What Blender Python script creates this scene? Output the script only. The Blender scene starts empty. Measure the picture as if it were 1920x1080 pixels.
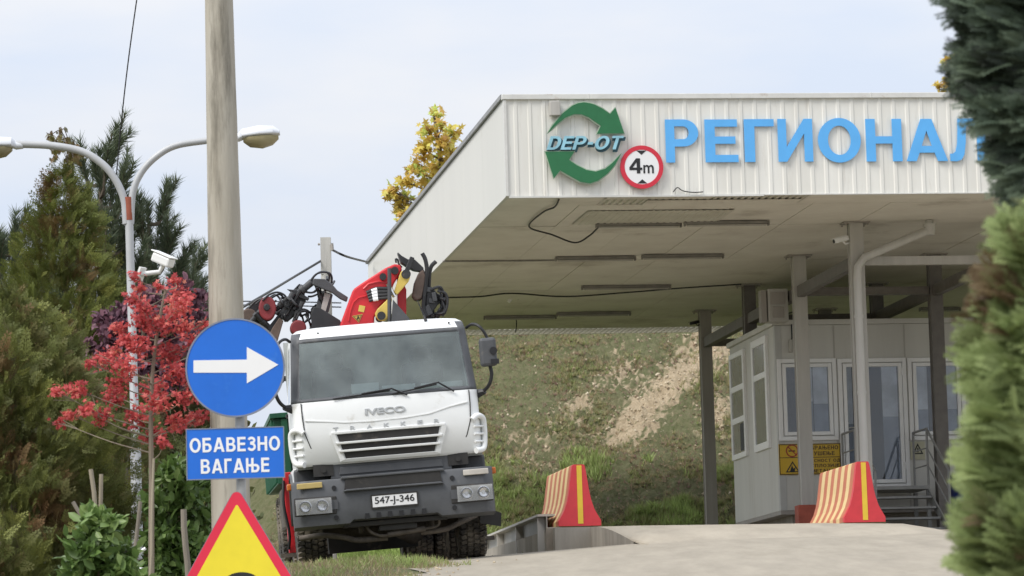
import bpy, bmesh, math, random
import numpy as np
from mathutils import Vector, Matrix
R = math.radians
random.seed(7)
rng = np.random.default_rng(11)
scn = bpy.context.scene
col = scn.collection

# ------------------------------------------------------------------ camera
EYE = 1.6
F = 7006.0                       # focal length in photo pixels (1920 wide)
PITCH, ROLL = R(6.563), R(1.614)
cam_d = bpy.data.cameras.new('camera')
cam = bpy.data.objects.new('camera', cam_d)
col.objects.link(cam)
cam.location = (0, 0, EYE)
cam.rotation_mode = 'XYZ'
fw = Vector((0, math.cos(PITCH), math.sin(PITCH)))
up0 = Vector((0, -math.sin(PITCH), math.cos(PITCH)))
rt0 = Vector((1, 0, 0))
RT = rt0 * math.cos(ROLL) - up0 * math.sin(ROLL)
UP = rt0 * math.sin(ROLL) + up0 * math.cos(ROLL)
cm = Matrix((RT, UP, -fw)).transposed().to_4x4()
cam.rotation_euler = cm.to_euler()
cam_d.sensor_width = 36
cam_d.lens = 36 * F / 1920
cam_d.clip_start = 0.1
cam_d.clip_end = 6000
cam_d.dof.use_dof = True
cam_d.dof.focus_distance = 42
cam_d.dof.aperture_fstop = 9.5
scn.camera = cam

# ------------------------------------------------------------------ sky and sun
SUN_EL, SUN_AZ = R(48), R(232)    # azimuth clockwise from +Y: behind the camera, to the left
w = bpy.data.worlds.new('World')
scn.world = w
w.use_nodes = True
nt = w.node_tree
for n in list(nt.nodes):
    nt.nodes.remove(n)
def wn(t, **k):
    n = nt.nodes.new(t)
    for a, b in k.items():
        setattr(n, a, b)
    return n
sky = wn('ShaderNodeTexSky', sky_type='NISHITA', sun_disc=False)
sky.sun_elevation = SUN_EL
sky.sun_rotation = SUN_AZ
sky.air_density = 1.0
sky.dust_density = 3.0
tc = wn('ShaderNodeTexCoord')
mp = wn('ShaderNodeMapping')
mp.inputs['Scale'].default_value = (5.0, 5.0, 17.0)
nz = wn('ShaderNodeTexNoise')
nz.inputs['Scale'].default_value = 1.6
nz.inputs['Detail'].default_value = 5
nz.inputs['Roughness'].default_value = 0.5
rp = wn('ShaderNodeValToRGB')
rp.color_ramp.elements[0].position = 0.36
rp.color_ramp.elements[0].color = (5.45, 6.0, 7.0, 1)
rp.color_ramp.elements[1].position = 0.66
rp.color_ramp.elements[1].color = (6.5, 6.6, 6.9, 1)
mx = wn('ShaderNodeMix', data_type='RGBA')
mx.inputs[0].default_value = 0.9
bg = wn('ShaderNodeBackground')
bg.inputs['Strength'].default_value = 0.1
ow = wn('ShaderNodeOutputWorld')
nt.links.new(tc.outputs['Generated'], mp.inputs[0])
nt.links.new(mp.outputs[0], nz.inputs['Vector'])
nt.links.new(nz.outputs['Fac'], rp.inputs[0])
nt.links.new(sky.outputs[0], mx.inputs[6])
nt.links.new(rp.outputs[0], mx.inputs[7])
# an overcast sky is brightest overhead: strength grows with elevation
sep = wn('ShaderNodeSeparateXYZ')
el_ = wn('ShaderNodeMapRange')
el_.inputs[1].default_value = 0.12
el_.inputs[2].default_value = 1.0
el_.inputs[3].default_value = 0.0855
el_.inputs[4].default_value = 0.15
nt.links.new(tc.outputs['Generated'], sep.inputs[0])
nt.links.new(sep.outputs['Z'], el_.inputs[0])
nt.links.new(el_.outputs[0], bg.inputs['Strength'])
nt.links.new(mx.outputs[2], bg.inputs[0])
nt.links.new(bg.outputs[0], ow.inputs[0])

sd = bpy.data.lights.new('sun', 'SUN')
sd.energy = 1.9
sd.angle = R(28)
sd.color = (1.0, 0.96, 0.9)
so = bpy.data.objects.new('sun', sd)
col.objects.link(so)
sun_dir = Vector((math.sin(SUN_AZ) * math.cos(SUN_EL), math.cos(SUN_AZ) * math.cos(SUN_EL), math.sin(SUN_EL)))
so.rotation_euler = sun_dir.to_track_quat('Z', 'Y').to_euler()
so.location = (-20, -20, 30)

scn.view_settings.view_transform = 'Standard'
scn.view_settings.look = 'None'
scn.view_settings.exposure = 0.68
scn.view_settings.gamma = 1

# ------------------------------------------------------------------ pixel / place helpers
def ray(px, py):
    d = fw * F + RT * (px - 960) + UP * (540 - py)
    return d
def P(px, py, Y):
    d = ray(px, py)
    return Vector((0, 0, EYE)) + d * (Y / d.y)
def hit(px, py, mat, axis, val):
    """where the sight line meets the plane local[axis] = val of the frame mat"""
    inv = mat.inverted()
    o = inv @ Vector((0, 0, EYE))
    d = inv.to_3x3() @ ray(px, py)
    t = (val - o[axis]) / d[axis]
    return o + d * t

# ------------------------------------------------------------------ materials
MATS = {}
def M(name, c, rough=0.55, metal=0.0, var=0.18, scale=5.0, c2=None, bump=0.0, streak=False, spec=0.5, grime=None, gscale=1.5, gthr=0.55, stretch=None):
    if name in MATS:
        return MATS[name]
    m = bpy.data.materials.new(name)
    m.use_nodes = True
    t = m.node_tree
    b = t.nodes['Principled BSDF']
    b.inputs['Roughness'].default_value = rough
    b.inputs['Metallic'].default_value = metal
    b.inputs['Specular IOR Level'].default_value = spec
    co = t.nodes.new('ShaderNodeTexCoord')
    ma = t.nodes.new('ShaderNodeMapping')
    if streak:
        ma.inputs['Scale'].default_value = (1, 1, 0.12)
    if stretch:
        ma.inputs['Scale'].default_value = stretch
    no = t.nodes.new('ShaderNodeTexNoise')
    no.inputs['Scale'].default_value = scale
    no.inputs['Detail'].default_value = 8
    no.inputs['Roughness'].default_value = 0.65
    mr = t.nodes.new('ShaderNodeMapRange')
    mr.inputs[1].default_value = 0.3
    mr.inputs[2].default_value = 0.7
    mi = t.nodes.new('ShaderNodeMix')
    mi.data_type = 'RGBA'
    c2 = c2 or tuple(x * (1 - 2 * var) for x in c)
    mi.inputs[6].default_value = (*c, 1)
    mi.inputs[7].default_value = (*c2, 1)
    L = t.links.new
    L(co.outputs['Object'], ma.inputs[0]); L(ma.outputs[0], no.inputs['Vector'])
    L(no.outputs['Fac'], mr.inputs[0]); L(mr.outputs[0], mi.inputs[0])
    out = mi.outputs[2]
    if grime:
        n2 = t.nodes.new('ShaderNodeTexNoise')
        n2.inputs['Scale'].default_value = gscale
        n2.inputs['Detail'].default_value = 10
        n2.inputs['Roughness'].default_value = 0.7
        L(ma.outputs[0], n2.inputs['Vector'])
        m2 = t.nodes.new('ShaderNodeMapRange')
        m2.inputs[1].default_value = gthr
        m2.inputs[2].default_value = gthr + 0.16
        L(n2.outputs['Fac'], m2.inputs[0])
        g = t.nodes.new('ShaderNodeMix')
        g.data_type = 'RGBA'
        L(m2.outputs[0], g.inputs[0]); L(out, g.inputs[6])
        g.inputs[7].default_value = (*grime, 1)
        out = g.outputs[2]
    L(out, b.inputs['Base Color'])
    if bump:
        bu = t.nodes.new('ShaderNodeBump')
        bu.inputs['Strength'].default_value = bump
        bu.inputs['Distance'].default_value = 0.02
        L(no.outputs['Fac'], bu.inputs['Height']); L(bu.outputs[0], b.inputs['Normal'])
    MATS[name] = m
    return m
def leafmat(name, stops, trans=0.35, rough=0.5):
    m = bpy.data.materials.new(name)
    m.use_nodes = True
    t = m.node_tree
    b = t.nodes['Principled BSDF']
    out = t.nodes['Material Output']
    at = t.nodes.new('ShaderNodeAttribute')
    at.attribute_name = 'tint'
    cr = t.nodes.new('ShaderNodeValToRGB')
    el = cr.color_ramp.elements
    while len(el) < len(stops):
        el.new(0.5)
    for e, (p, c) in zip(el, stops):
        e.position = p
        e.color = (*c, 1)
    tr = t.nodes.new('ShaderNodeBsdfTranslucent')
    ms = t.nodes.new('ShaderNodeMixShader')
    ms.inputs[0].default_value = trans
    b.inputs['Roughness'].default_value = rough
    b.inputs['Specular IOR Level'].default_value = 0.3
    L = t.links.new
    L(at.outputs['Fac'], cr.inputs[0]); L(cr.outputs[0], b.inputs['Base Color']); L(cr.outputs[0], tr.inputs['Color'])
    L(b.outputs[0], ms.inputs[1]); L(tr.outputs[0], ms.inputs[2]); L(ms.outputs[0], out.inputs['Surface'])
    return m
def glassmat(name, tint, clear=0.5, rough=0.02, body=(0.1, 0.12, 0.12), ior=1.6):
    """pane: see-through glass with a dusty film and a mirror-like surface reflection"""
    m = bpy.data.materials.new(name)
    m.use_nodes = True
    t = m.node_tree
    out = t.nodes['Material Output']
    t.nodes.remove(t.nodes['Principled BSDF'])
    df = t.nodes.new('ShaderNodeBsdfDiffuse'); df.inputs[0].default_value = (*body, 1)
    tr = t.nodes.new('ShaderNodeBsdfTransparent'); tr.inputs[0].default_value = (*tint, 1)
    gl = t.nodes.new('ShaderNodeBsdfGlossy'); gl.inputs[0].default_value = (.95, .97, 1, 1); gl.inputs['Roughness'].default_value = rough
    co = t.nodes.new('ShaderNodeTexCoord'); no = t.nodes.new('ShaderNodeTexNoise'); no.inputs['Scale'].default_value = 2.5; no.inputs['Detail'].default_value = 6
    mr = t.nodes.new('ShaderNodeMapRange'); mr.inputs[1].default_value = .3; mr.inputs[2].default_value = .7
    mr.inputs[3].default_value = min(1, clear + .08); mr.inputs[4].default_value = clear - .1
    fr = t.nodes.new('ShaderNodeFresnel'); fr.inputs[0].default_value = ior
    m1 = t.nodes.new('ShaderNodeMixShader'); m2 = t.nodes.new('ShaderNodeMixShader')
    L = t.links.new
    L(co.outputs['Object'], no.inputs['Vector']); L(no.outputs['Fac'], mr.inputs[0]); L(mr.outputs[0], m1.inputs[0])
    L(df.outputs[0], m1.inputs[1]); L(tr.outputs[0], m1.inputs[2])
    L(fr.outputs[0], m2.inputs[0]); L(m1.outputs[0], m2.inputs[1]); L(gl.outputs[0], m2.inputs[2]); L(m2.outputs[0], out.inputs['Surface'])
    return m

# ------------------------------------------------------------------ mesh helpers
class MB:
    def __init__(s):
        s.v = []; s.f = []; s.m = []
    def add(s, vs, fs, mi=0):
        o = len(s.v)
        s.v += [tuple(x) for x in vs]
        s.f += [tuple(i + o for i in f) for f in fs]
        s.m += [mi] * len(fs)
        return s
    def box(s, c, d, rot=None, mi=0):
        x, y, z = d[0] / 2, d[1] / 2, d[2] / 2
        vs = [Vector((a * x, b * y, e * z)) for a in (-1, 1) for b in (-1, 1) for e in (-1, 1)]
        if rot is not None:
            vs = [rot @ q for q in vs]
        vs = [q + Vector(c) for q in vs]
        return s.add(vs, [(0, 1, 3, 2), (4, 6, 7, 5), (0, 4, 5, 1), (2, 3, 7, 6), (0, 2, 6, 4), (1, 5, 7, 3)], mi)
    def span(s, lo, hi, mi=0):
        return s.box([(a + b) / 2 for a, b in zip(lo, hi)], [abs(b - a) for a, b in zip(lo, hi)], None, mi)
    def prism(s, poly, fn, t0, t1, mi=0):
        """extrude a 2-D outline; fn(u, v, t) gives the point"""
        n = len(poly)
        vs = [fn(a, b, t0) for a, b in poly] + [fn(a, b, t1) for a, b in poly]
        fs = [tuple(range(n)), tuple(range(2 * n - 1, n - 1, -1))] + [(i, i + n, (i + 1) % n + n, (i + 1) % n) for i in range(n)]
        return s.add(vs, fs, mi)
    def xz(s, poly, y0, y1, mi=0):
        return s.prism(poly, lambda a, b, t: (a, t, b), y0, y1, mi)
    def tube(s, path, r, n=10, mi=0, caps=True):
        path = [Vector(p) for p in path]
        k = len(path)
        rs = r if isinstance(r, (list, tuple)) else [r] * k
        vs = []; fs = []
        ref = None
        for i, p in enumerate(path):
            d = (path[min(i + 1, k - 1)] - path[max(i - 1, 0)])
            if d.length < 1e-9:
                d = Vector((0, 0, 1))
            d.normalize()
            if ref is None:
                ref = d.orthogonal().normalized()
            ref = (ref - d * ref.dot(d))
            if ref.length < 1e-6:
                ref = d.orthogonal()
            ref.normalize()
            q = d.cross(ref)
            for j in range(n):
                a = 2 * math.pi * j / n
                vs.append(p + (ref * math.cos(a) + q * math.sin(a)) * rs[i])
        for i in range(k - 1):
            for j in range(n):
                a = i * n + j; b = i * n + (j + 1) % n
                fs.append((a, b, b + n, a + n))
        if caps:
            fs.append(tuple(range(n - 1, -1, -1)))
            fs.append(tuple(range((k - 1) * n, k * n)))
        return s.add(vs, fs, mi)
    def cyl(s, a, b, r, n=20, mi=0):
        return s.tube([a, b], r, n, mi)
    def lathe(s, prof, o, ax, n=32, mi=0):
        """profile of (radius, along-axis) turned about axis ax through o"""
        ax = Vector(ax).normalized(); u = ax.orthogonal().normalized(); v = ax.cross(u); o = Vector(o)
        k = len(prof); vs = []; fs = []
        for (r, h) in prof:
            for j in range(n):
                a = 2 * math.pi * j / n
                vs.append(o + ax * h + (u * math.cos(a) + v * math.sin(a)) * r)
        for i in range(k - 1):
            for j in range(n):
                a = i * n + j; b = i * n + (j + 1) % n
                fs.append((a, b, b + n, a + n))
        return s.add(vs, fs, mi)
    def build(s, name, mats, parent=None, smooth=False, bevel=0.0, seg=2, loc=None):
        me = bpy.data.meshes.new(name)
        me.from_pydata(s.v, [], s.f)
        if not isinstance(mats, (list, tuple)):
            mats = [mats]
        for q in mats:
            me.materials.append(q)
        if len(mats) > 1:
            me.polygons.foreach_set('material_index', s.m)
        bm = bmesh.new(); bm.from_mesh(me)
        bmesh.ops.recalc_face_normals(bm, faces=bm.faces)
        bm.to_mesh(me); bm.free()
        me.update()
        o = bpy.data.objects.new(name, me)
        col.objects.link(o)
        if parent is not None:
            o.parent = parent
        if loc is not None:
            o.location = loc
        if smooth:
            for p in me.polygons:
                p.use_smooth = True
            md = o.modifiers.new('es', 'EDGE_SPLIT'); md.split_angle = R(38)
        if bevel:
            md = o.modifiers.new('bv', 'BEVEL'); md.width = bevel; md.segments = seg; md.limit_method = 'ANGLE'; md.angle_limit = R(30)
        return o
def tag(o, label=None, cat=None, group=None, kind=None):
    if label: o['label'] = label
    if cat: o['category'] = cat
    if group: o['group'] = group
    if kind: o['kind'] = kind
    return o
def thing(name, label, cat, mat=None, group=None):
    o = bpy.data.objects.new(name, None)
    o.empty_display_size = 0.2
    col.objects.link(o)
    if mat is not None:
        o.matrix_world = mat
    return tag(o, label, cat, group)
def copytree(o, parent=None):
    c = o.copy(); col.objects.link(c)
    if parent is not None:
        c.parent = parent
    for ch in list(o.children):
        copytree(ch, c)
    return c
def bez(pts, n=12):
    """smooth curve through points (Catmull-Rom)"""
    pts = [Vector(p) for p in pts]
    q = [pts[0] * 2 - pts[1]] + pts + [pts[-1] * 2 - pts[-2]]
    out = []
    for i in range(1, len(q) - 2):
        a, b, c, d = q[i - 1:i + 3]
        for k in range(n):
            t = k / n
            out.append(0.5 * ((2 * b) + (c - a) * t + (2 * a - 5 * b + 4 * c - d) * t * t + (3 * b - a - 3 * c + d) * t ** 3))
    out.append(pts[-1])
    return out
def text_mesh(body, fat=0.0, shear=0.0, extrude=0.02, spacing=1.0):
    cu = bpy.data.curves.new('lettering', 'FONT')
    cu.body = body; cu.bevel_depth = fat; cu.bevel_resolution = 2; cu.shear = shear; cu.extrude = extrude; cu.space_character = spacing; cu.resolution_u = 6
    o = bpy.data.objects.new('lettering', cu)
    col.objects.link(o)
    bpy.context.view_layer.update()
    me = bpy.data.meshes.new_from_object(o.evaluated_get(bpy.context.evaluated_depsgraph_get()))
    bpy.data.objects.remove(o)
    bpy.data.curves.remove(cu)
    return me
def arc(cx, cy, rx, ry, a0, a1, n=14):
    return [(cx + rx * math.cos(R(a0 + (a1 - a0) * i / n)), cy + ry * math.sin(R(a0 + (a1 - a0) * i / n))) for i in range(n + 1)]
def thick(path, wd):
    """outline of a stroke along a path"""
    l = []; r = []
    for i, p in enumerate(path):
        a = path[max(0, i - 1)]; b = path[min(len(path) - 1, i + 1)]
        d = Vector((b[0] - a[0], b[1] - a[1])).normalized()
        l.append((p[0] - d.y * wd / 2, p[1] + d.x * wd / 2)); r.append((p[0] + d.y * wd / 2, p[1] - d.x * wd / 2))
    return l + r[::-1]
# bold capitals: width, then layers of closed outlines (outer, holes)
GLYPH = {
    'Р': (.73, [[[(0, 0), (.2, 0), (.2, .37), (.4, .37)] + arc(.4, .685, .33, .315, -90, 90) + [(0, 1)], [(.2, .54), (.39, .54)] + arc(.39, .69, .13, .15, -90, 90) + [(.2, .84)]]]),
    'Е': (.66, [[[(0, 0), (.66, 0), (.66, .17), (.2, .17), (.2, .43), (.61, .43), (.61, .6), (.2, .6), (.2, .83), (.65, .83), (.65, 1), (0, 1)]]]),
    'Г': (.58, [[[(0, 0), (.2, 0), (.2, .83), (.58, .83), (.58, 1), (0, 1)]]]),
    'И': (.78, [[[(0, 0), (.19, 0), (.59, .66), (.59, 0), (.78, 0), (.78, 1), (.59, 1), (.19, .34), (.19, 1), (0, 1)]]]),
    'О': (.88, [[arc(.44, .5, .44, .51, 0, 350, 35), arc(.44, .5, .235, .335, 0, 350, 35)]]),
    'Н': (.76, [[[(0, 0), (.2, 0), (.2, .42), (.56, .42), (.56, 0), (.76, 0), (.76, 1), (.56, 1), (.56, .59), (.2, .59), (.2, 1), (0, 1)]]]),
    'А': (.88, [[[(0, 0), (.21, 0), (.28, .2), (.6, .2), (.67, 0), (.88, 0), (.555, 1), (.325, 1)], [(.33, .36), (.55, .36), (.44, .72)]]]),
    'Л': (.84, [[[(0, 0), (0, .17), (.06, .17), (.13, .23), (.17, .4), (.19, .7), (.2, 1), (.84, 1), (.84, 0), (.64, 0), (.64, .83), (.39, .83), (.37, .42), (.33, .15), (.26, .03), (.15, -.01)]]]),
    'Б': (.72, [[[(0, 0), (.4, 0)] + arc(.4, .31, .32, .31, -90, 90) + [(.2, .62), (.2, .83), (.65, .83), (.65, 1), (0, 1)], [(.2, .16), (.38, .16)] + arc(.38, .31, .13, .15, -90, 90) + [(.2, .46)]]]),
    'В': (.74, [[[(0, 0), (.42, 0)] + arc(.42, .285, .32, .285, -90, 62) + arc(.40, .745, .29, .255, -52, 90) + [(0, 1)], [(.2, .16), (.41, .16)] + arc(.41, .295, .12, .135, -90, 90) + [(.2, .43)], [(.2, .59), (.39, .59)] + arc(.39, .715, .11, .125, -90, 90) + [(.2, .84)]]]),
    'З': (.66, [[thick(arc(.32, .745, .225, .17, 165, -90, 22) + [(.22, .575)], .17)], [thick([(.22, .54)] + arc(.32, .30, .25, .215, 90, -162, 22), .17)]]),
    'Њ': (1.08, [[[(0, 0), (.19, 0), (.19, .41), (.42, .41), (.42, 0), (.78, 0)] + arc(.78, .29, .3, .29, -90, 90) + [(.61, .58), (.61, 1), (.42, 1), (.42, .58), (.19, .58), (.19, 1), (0, 1)], [(.61, .16), (.76, .16)] + arc(.76, .29, .12, .13, -90, 90) + [(.61, .42)]]]),
    'П': (.76, [[[(0, 0), (.2, 0), (.2, .83), (.56, .83), (.56, 0), (.76, 0), (.76, 1), (0, 1)]]]),
    'Т': (.72, [[[(.26, 0), (.46, 0), (.46, .83), (.72, .83), (.72, 1), (0, 1), (0, .83), (.26, .83)]]]),
    'М': (.92, [[[(0, 0), (.18, 0), (.18, .66), (.38, 0), (.54, 0), (.74, .66), (.74, 0), (.92, 0), (.92, 1), (.66, 1), (.46, .34), (.26, 1), (0, 1)]]]),
    'Ш': (1.06, [[[(0, 0), (1.06, 0), (1.06, 1), (.87, 1), (.87, .17), (.625, .17), (.625, 1), (.435, 1), (.435, .17), (.19, .17), (.19, 1), (0, 1)]]]),
    'У': (.76, [[[(0, 1), (.21, 1), (.39, .52), (.55, 1), (.76, 1), (.48, .25), (.42, .08), (.32, 0), (.1, 0), (.1, .16), (.22, .16), (.28, .22), (.30, .30)]]]),
    'С': (.78, [[thick(arc(.42, .5, .33, .415, 40, 320, 30), .185)]]),
    'Д': (.86, [[[(0, -.15), (.17, -.15), (.17, 0), (.69, 0), (.69, -.15), (.86, -.15), (.86, .17), (.77, .17), (.77, 1), (.2, 1), (.19, .5), (.1, .17), (0, .17)], [(.3, .17), (.58, .17), (.58, .83), (.39, .83), (.38, .5)]]]),
    'К': (.76, [[[(0, 0), (.19, 0), (.19, .33), (.29, .45), (.53, 0), (.76, 0), (.43, .59), (.74, 1), (.5, 1), (.19, .58), (.19, 1), (0, 1)]]]),
    'Ј': (.5, [[[(.5, 1), (.5, .26)] + arc(.25, .26, .25, .26, 0, -180) + [(0, .36), (.18, .36), (.18, .26)] + arc(.25, .26, .06, .09, 180, 360) + [(.31, 1)]]]),
    'D': (.78, [[[(0, 0), (.38, 0)] + arc(.38, .5, .4, .5, -90, 90, 20) + [(0, 1)], [(.2, .17), (.36, .17)] + arc(.36, .5, .21, .33, -90, 90, 20) + [(.2, .83)]]]),
    '-': (.42, [[[(.04, .36), (.38, .36), (.38, .55), (.04, .55)]]]),
    '4': (.75, [[[(.43, 0), (.63, 0), (.63, .22), (.75, .22), (.75, .38), (.63, .38), (.63, 1), (.40, 1), (0, .4), (0, .22), (.43, .22)], [(.19, .38), (.43, .38), (.43, .74)]]]),
    ' ': (.3, []),
}
for a_, b_ in (('P', 'Р'), ('E', 'Е'), ('O', 'О'), ('T', 'Т')):
    GLYPH[a_] = GLYPH[b_]
def bold(body, x0, x1, z0, z1, y, mat, parent, shear=0.0, thk=0.01, name='lettering', gap=.13, fat=0.0):
    """own bold capitals set into x0..x1, z0..z1, facing -y, front face at y"""
    tot = sum(GLYPH[c][0] for c in body) + gap * (len(body) - 1) + shear
    sx = (x1 - x0) / tot; sz = z1 - z0
    mb = MB(); ox = 0.0
    for c in body:
        wd, layers = GLYPH[c]
        for li, cont in enumerate(layers):
            cu = bpy.data.curves.new('lettering', 'CURVE'); cu.dimensions = '2D'; cu.fill_mode = 'BOTH'; cu.extrude = .5; cu.bevel_depth = fat; cu.bevel_resolution = 1 if fat else 0
            for pl_ in cont:
                sp_ = cu.splines.new('POLY'); sp_.points.add(len(pl_) - 1); sp_.use_cyclic_u = True
                for p_, (a, b) in zip(sp_.points, pl_): p_.co = (a + ox + b * shear, b, 0, 1)
            o = bpy.data.objects.new('lettering', cu); col.objects.link(o)
            bpy.context.view_layer.update()
            me = bpy.data.meshes.new_from_object(o.evaluated_get(bpy.context.evaluated_depsgraph_get()))
            zr_ = .5 + fat
            mb.add([(x0 + v.co.x * sx, y + (zr_ - v.co.z) / (2 * zr_) * thk + li * .0003, z0 + v.co.y * sz) for v in me.vertices], [tuple(p.vertices) for p in me.polygons])
            bpy.data.objects.remove(o); bpy.data.curves.remove(cu); bpy.data.meshes.remove(me)
        ox += wd + gap
    return mb.build(name, mat, parent)
def lettering(body, x0, x1, z0, z1, y, mat, parent, fat=0.02, shear=0.0, thick=0.01, name='lettering', spacing=1.0, keepw=True):
    """text filling the box x0..x1, z0..z1 in the parent's XZ plane, its face at y, body behind it"""
    me = text_mesh(body, fat, shear, 0.5, spacing)
    n = len(me.vertices)
    a = np.zeros(n * 3); me.vertices.foreach_get('co', a); a = a.reshape(-1, 3)
    lo, hi = a.min(0), a.max(0)
    sx = (x1 - x0) / (hi[0] - lo[0]); sz = (z1 - z0) / (hi[1] - lo[1])
    b = np.empty_like(a)
    b[:, 0] = x0 + (a[:, 0] - lo[0]) * sx
    b[:, 2] = z0 + (a[:, 1] - lo[1]) * sz
    b[:, 1] = y + (hi[2] - a[:, 2]) / (hi[2] - lo[2]) * thick
    me.vertices.foreach_set('co', b.ravel())
    me.name = name
    me.materials.clear(); me.materials.append(mat)
    me.update()
    o = bpy.data.objects.new(name, me)
    col.objects.link(o); o.parent = parent
    return o

def np_mesh(name, V, Fc, mat, parent=None, tint=None, smooth=False):
    """fast mesh from arrays: V (n,3); Fc (m,k) faces of one size"""
    me = bpy.data.meshes.new(name)
    k = Fc.shape[1]
    me.vertices.add(len(V)); me.vertices.foreach_set('co', np.ascontiguousarray(V, dtype=np.float32).ravel())
    me.loops.add(Fc.size); me.loops.foreach_set('vertex_index', np.ascontiguousarray(Fc, dtype=np.int32).ravel())
    me.polygons.add(len(Fc))
    me.polygons.foreach_set('loop_start', np.arange(0, Fc.size, k, dtype=np.int32))
    me.polygons.foreach_set('loop_total', np.full(len(Fc), k, dtype=np.int32))
    me.update(calc_edges=True)
    if tint is not None:
        at = me.attributes.new('tint', 'FLOAT', 'POINT')
        at.data.foreach_set('value', np.ascontiguousarray(tint, dtype=np.float32))
    if smooth:
        me.polygons.foreach_set('use_smooth', np.ones(len(Fc), dtype=bool))
    me.materials.append(mat)
    me.validate()
    o = bpy.data.objects.new(name, me)
    col.objects.link(o)
    if parent is not None:
        o.parent = parent
    return o
def unit(a):
    return a / np.maximum(np.linalg.norm(a, axis=1, keepdims=True), 1e-9)
def scatter(name, mat, C, D, Nn, S, tv, tf, tint, parent=None):
    """leaf template (tv: x along width, y along leaf, z up; tf) placed at C, pointing D, facing Nn, scale S"""
    D = unit(D); X = unit(np.cross(D, Nn)); N2 = np.cross(X, D)
    K = len(tv)
    V = C[:, None, :] + S[:, None, None] * (tv[None, :, 0, None] * X[:, None, :] + tv[None, :, 1, None] * D[:, None, :] + tv[None, :, 2, None] * N2[:, None, :])
    Fc = (tf[None, :, :] + (np.arange(len(C)) * K)[:, None, None]).reshape(-1, tf.shape[1])
    return np_mesh(name, V.reshape(-1, 3), Fc, mat, parent, np.repeat(tint, K))

# leaf templates ---------------------------------------------------
def tmpl_oval():
    v = np.array([(0, 0, 0), (.22, .3, .05), (.2, .7, .04), (0, 1, -.05), (-.2, .7, .04), (-.22, .3, .05), (0, .5, -.02)])
    f = np.array([(0, 1, 6), (1, 2, 6), (2, 3, 6), (3, 4, 6), (4, 5, 6), (5, 0, 6)])
    return v, f
def tmpl_star():
    tips = [(-.45, .15), (-.55, .6), (0, 1.05), (.55, .6), (.45, .15)]
    ins = [(-.2, .32), (-.16, .62), (.16, .62), (.2, .32)]
    pts = [(0, 0)]
    for i, t in enumerate(tips):
        pts.append(t)
        if i < 4:
            pts.append(ins[i])
    v = np.array([(a, b, -.25 * a * a - .12 * b * b) for a, b in pts] + [(0, .35, .05)])
    n = len(pts)
    f = np.array([(i, (i + 1) % n, n) for i in range(n)])
    return v, f
def tmpl_spray(k=4, wid=0.12, droop=.25):
    """flat scale-leaf spray: alternate lobes along a curved stalk"""
    v = []; f = []
    def lobe(x, y, ang, ln, wd):
        c, s = math.cos(ang), math.sin(ang)
        q = [(0, 0), (wd, ln * .4), (0, ln), (-wd, ln * .4)]
        o = len(v)
        for a, b in q:
            X = x + a * c + b * s; Y = y - a * s + b * c
            v.append((X, Y, -droop * Y * Y - .3 * X * X))
        f.append((o, o + 1, o + 2, o + 3))
    for i in range(k):
        y = .08 + .62 * i / k
        ln = .5 * (1 - .55 * i / k)
        lobe(0, y, R(48), ln, wid * .8)
        lobe(0, y + .06, R(-48), ln, wid * .8)
    lobe(0, 0, 0, 1.0, wid * .7)
    return np.array(v), np.array(f)
def tmpl_frond(rows=9, wl=.014):
    """finer two-level spray for a near conifer"""
    v = []; f = []
    def lobe(x, y, ang, ln, wd):
        c, s = math.cos(ang), math.sin(ang)
        o = len(v)
        for a, b in [(0, 0), (wd, ln * .45), (0, ln), (-wd, ln * .45)]:
            X = x + a * c + b * s; Y = y - a * s + b * c
            v.append((X, Y, -.3 * Y * Y - .25 * X * X))
        f.append((o, o + 1, o + 2, o + 3))
    for i in range(rows):
        y = .05 + .85 * i / rows
        ln = .42 * (1 - .7 * i / rows)
        for sgn in (1, -1):
            lobe(0, y, sgn * R(42), ln, wl)
            for q in (.35, .65):
                x2 = math.sin(sgn * R(42)) * ln * q; y2 = y + math.cos(R(42)) * ln * q
                lobe(x2, y2, sgn * R(78), ln * .4, wl * .85)
                lobe(x2, y2, sgn * R(8), ln * .42, wl * .85)
    lobe(0, 0, 0, 1.0, .014)
    return np.array(v), np.array(f)
def tmpl_blade():
    v = np.array([(-.06, 0, 0), (.06, 0, 0), (.045, .55, .06), (-.045, .55, .06), (0, 1, .25)])
    f = np.array([(0, 1, 2), (0, 2, 3), (3, 2, 4)])
    return v, f
def tmpl_tuft(k=6):
    v = []; f = []
    for i in range(k):
        a = 2.4 * i; ln = .55 + .45 * ((i * 37) % 10) / 10; sp = .25 + .4 * ((i * 53) % 10) / 10; w_ = .07
        c, s = math.cos(a), math.sin(a); o = len(v)
        v += [(c * .05 - s * w_, 0, s * .05 + c * w_), (c * .05 + s * w_, 0, s * .05 - c * w_), (c * sp, ln, s * sp)]
        f.append((o, o + 1, o + 2))
    return np.array(v), np.array(f)
def tmpl_needle():
    v = np.array([(-.04, 0, 0), (.04, 0, 0), (0, 1, .05)])
    return v, np.array([(0, 1, 2)])

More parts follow.
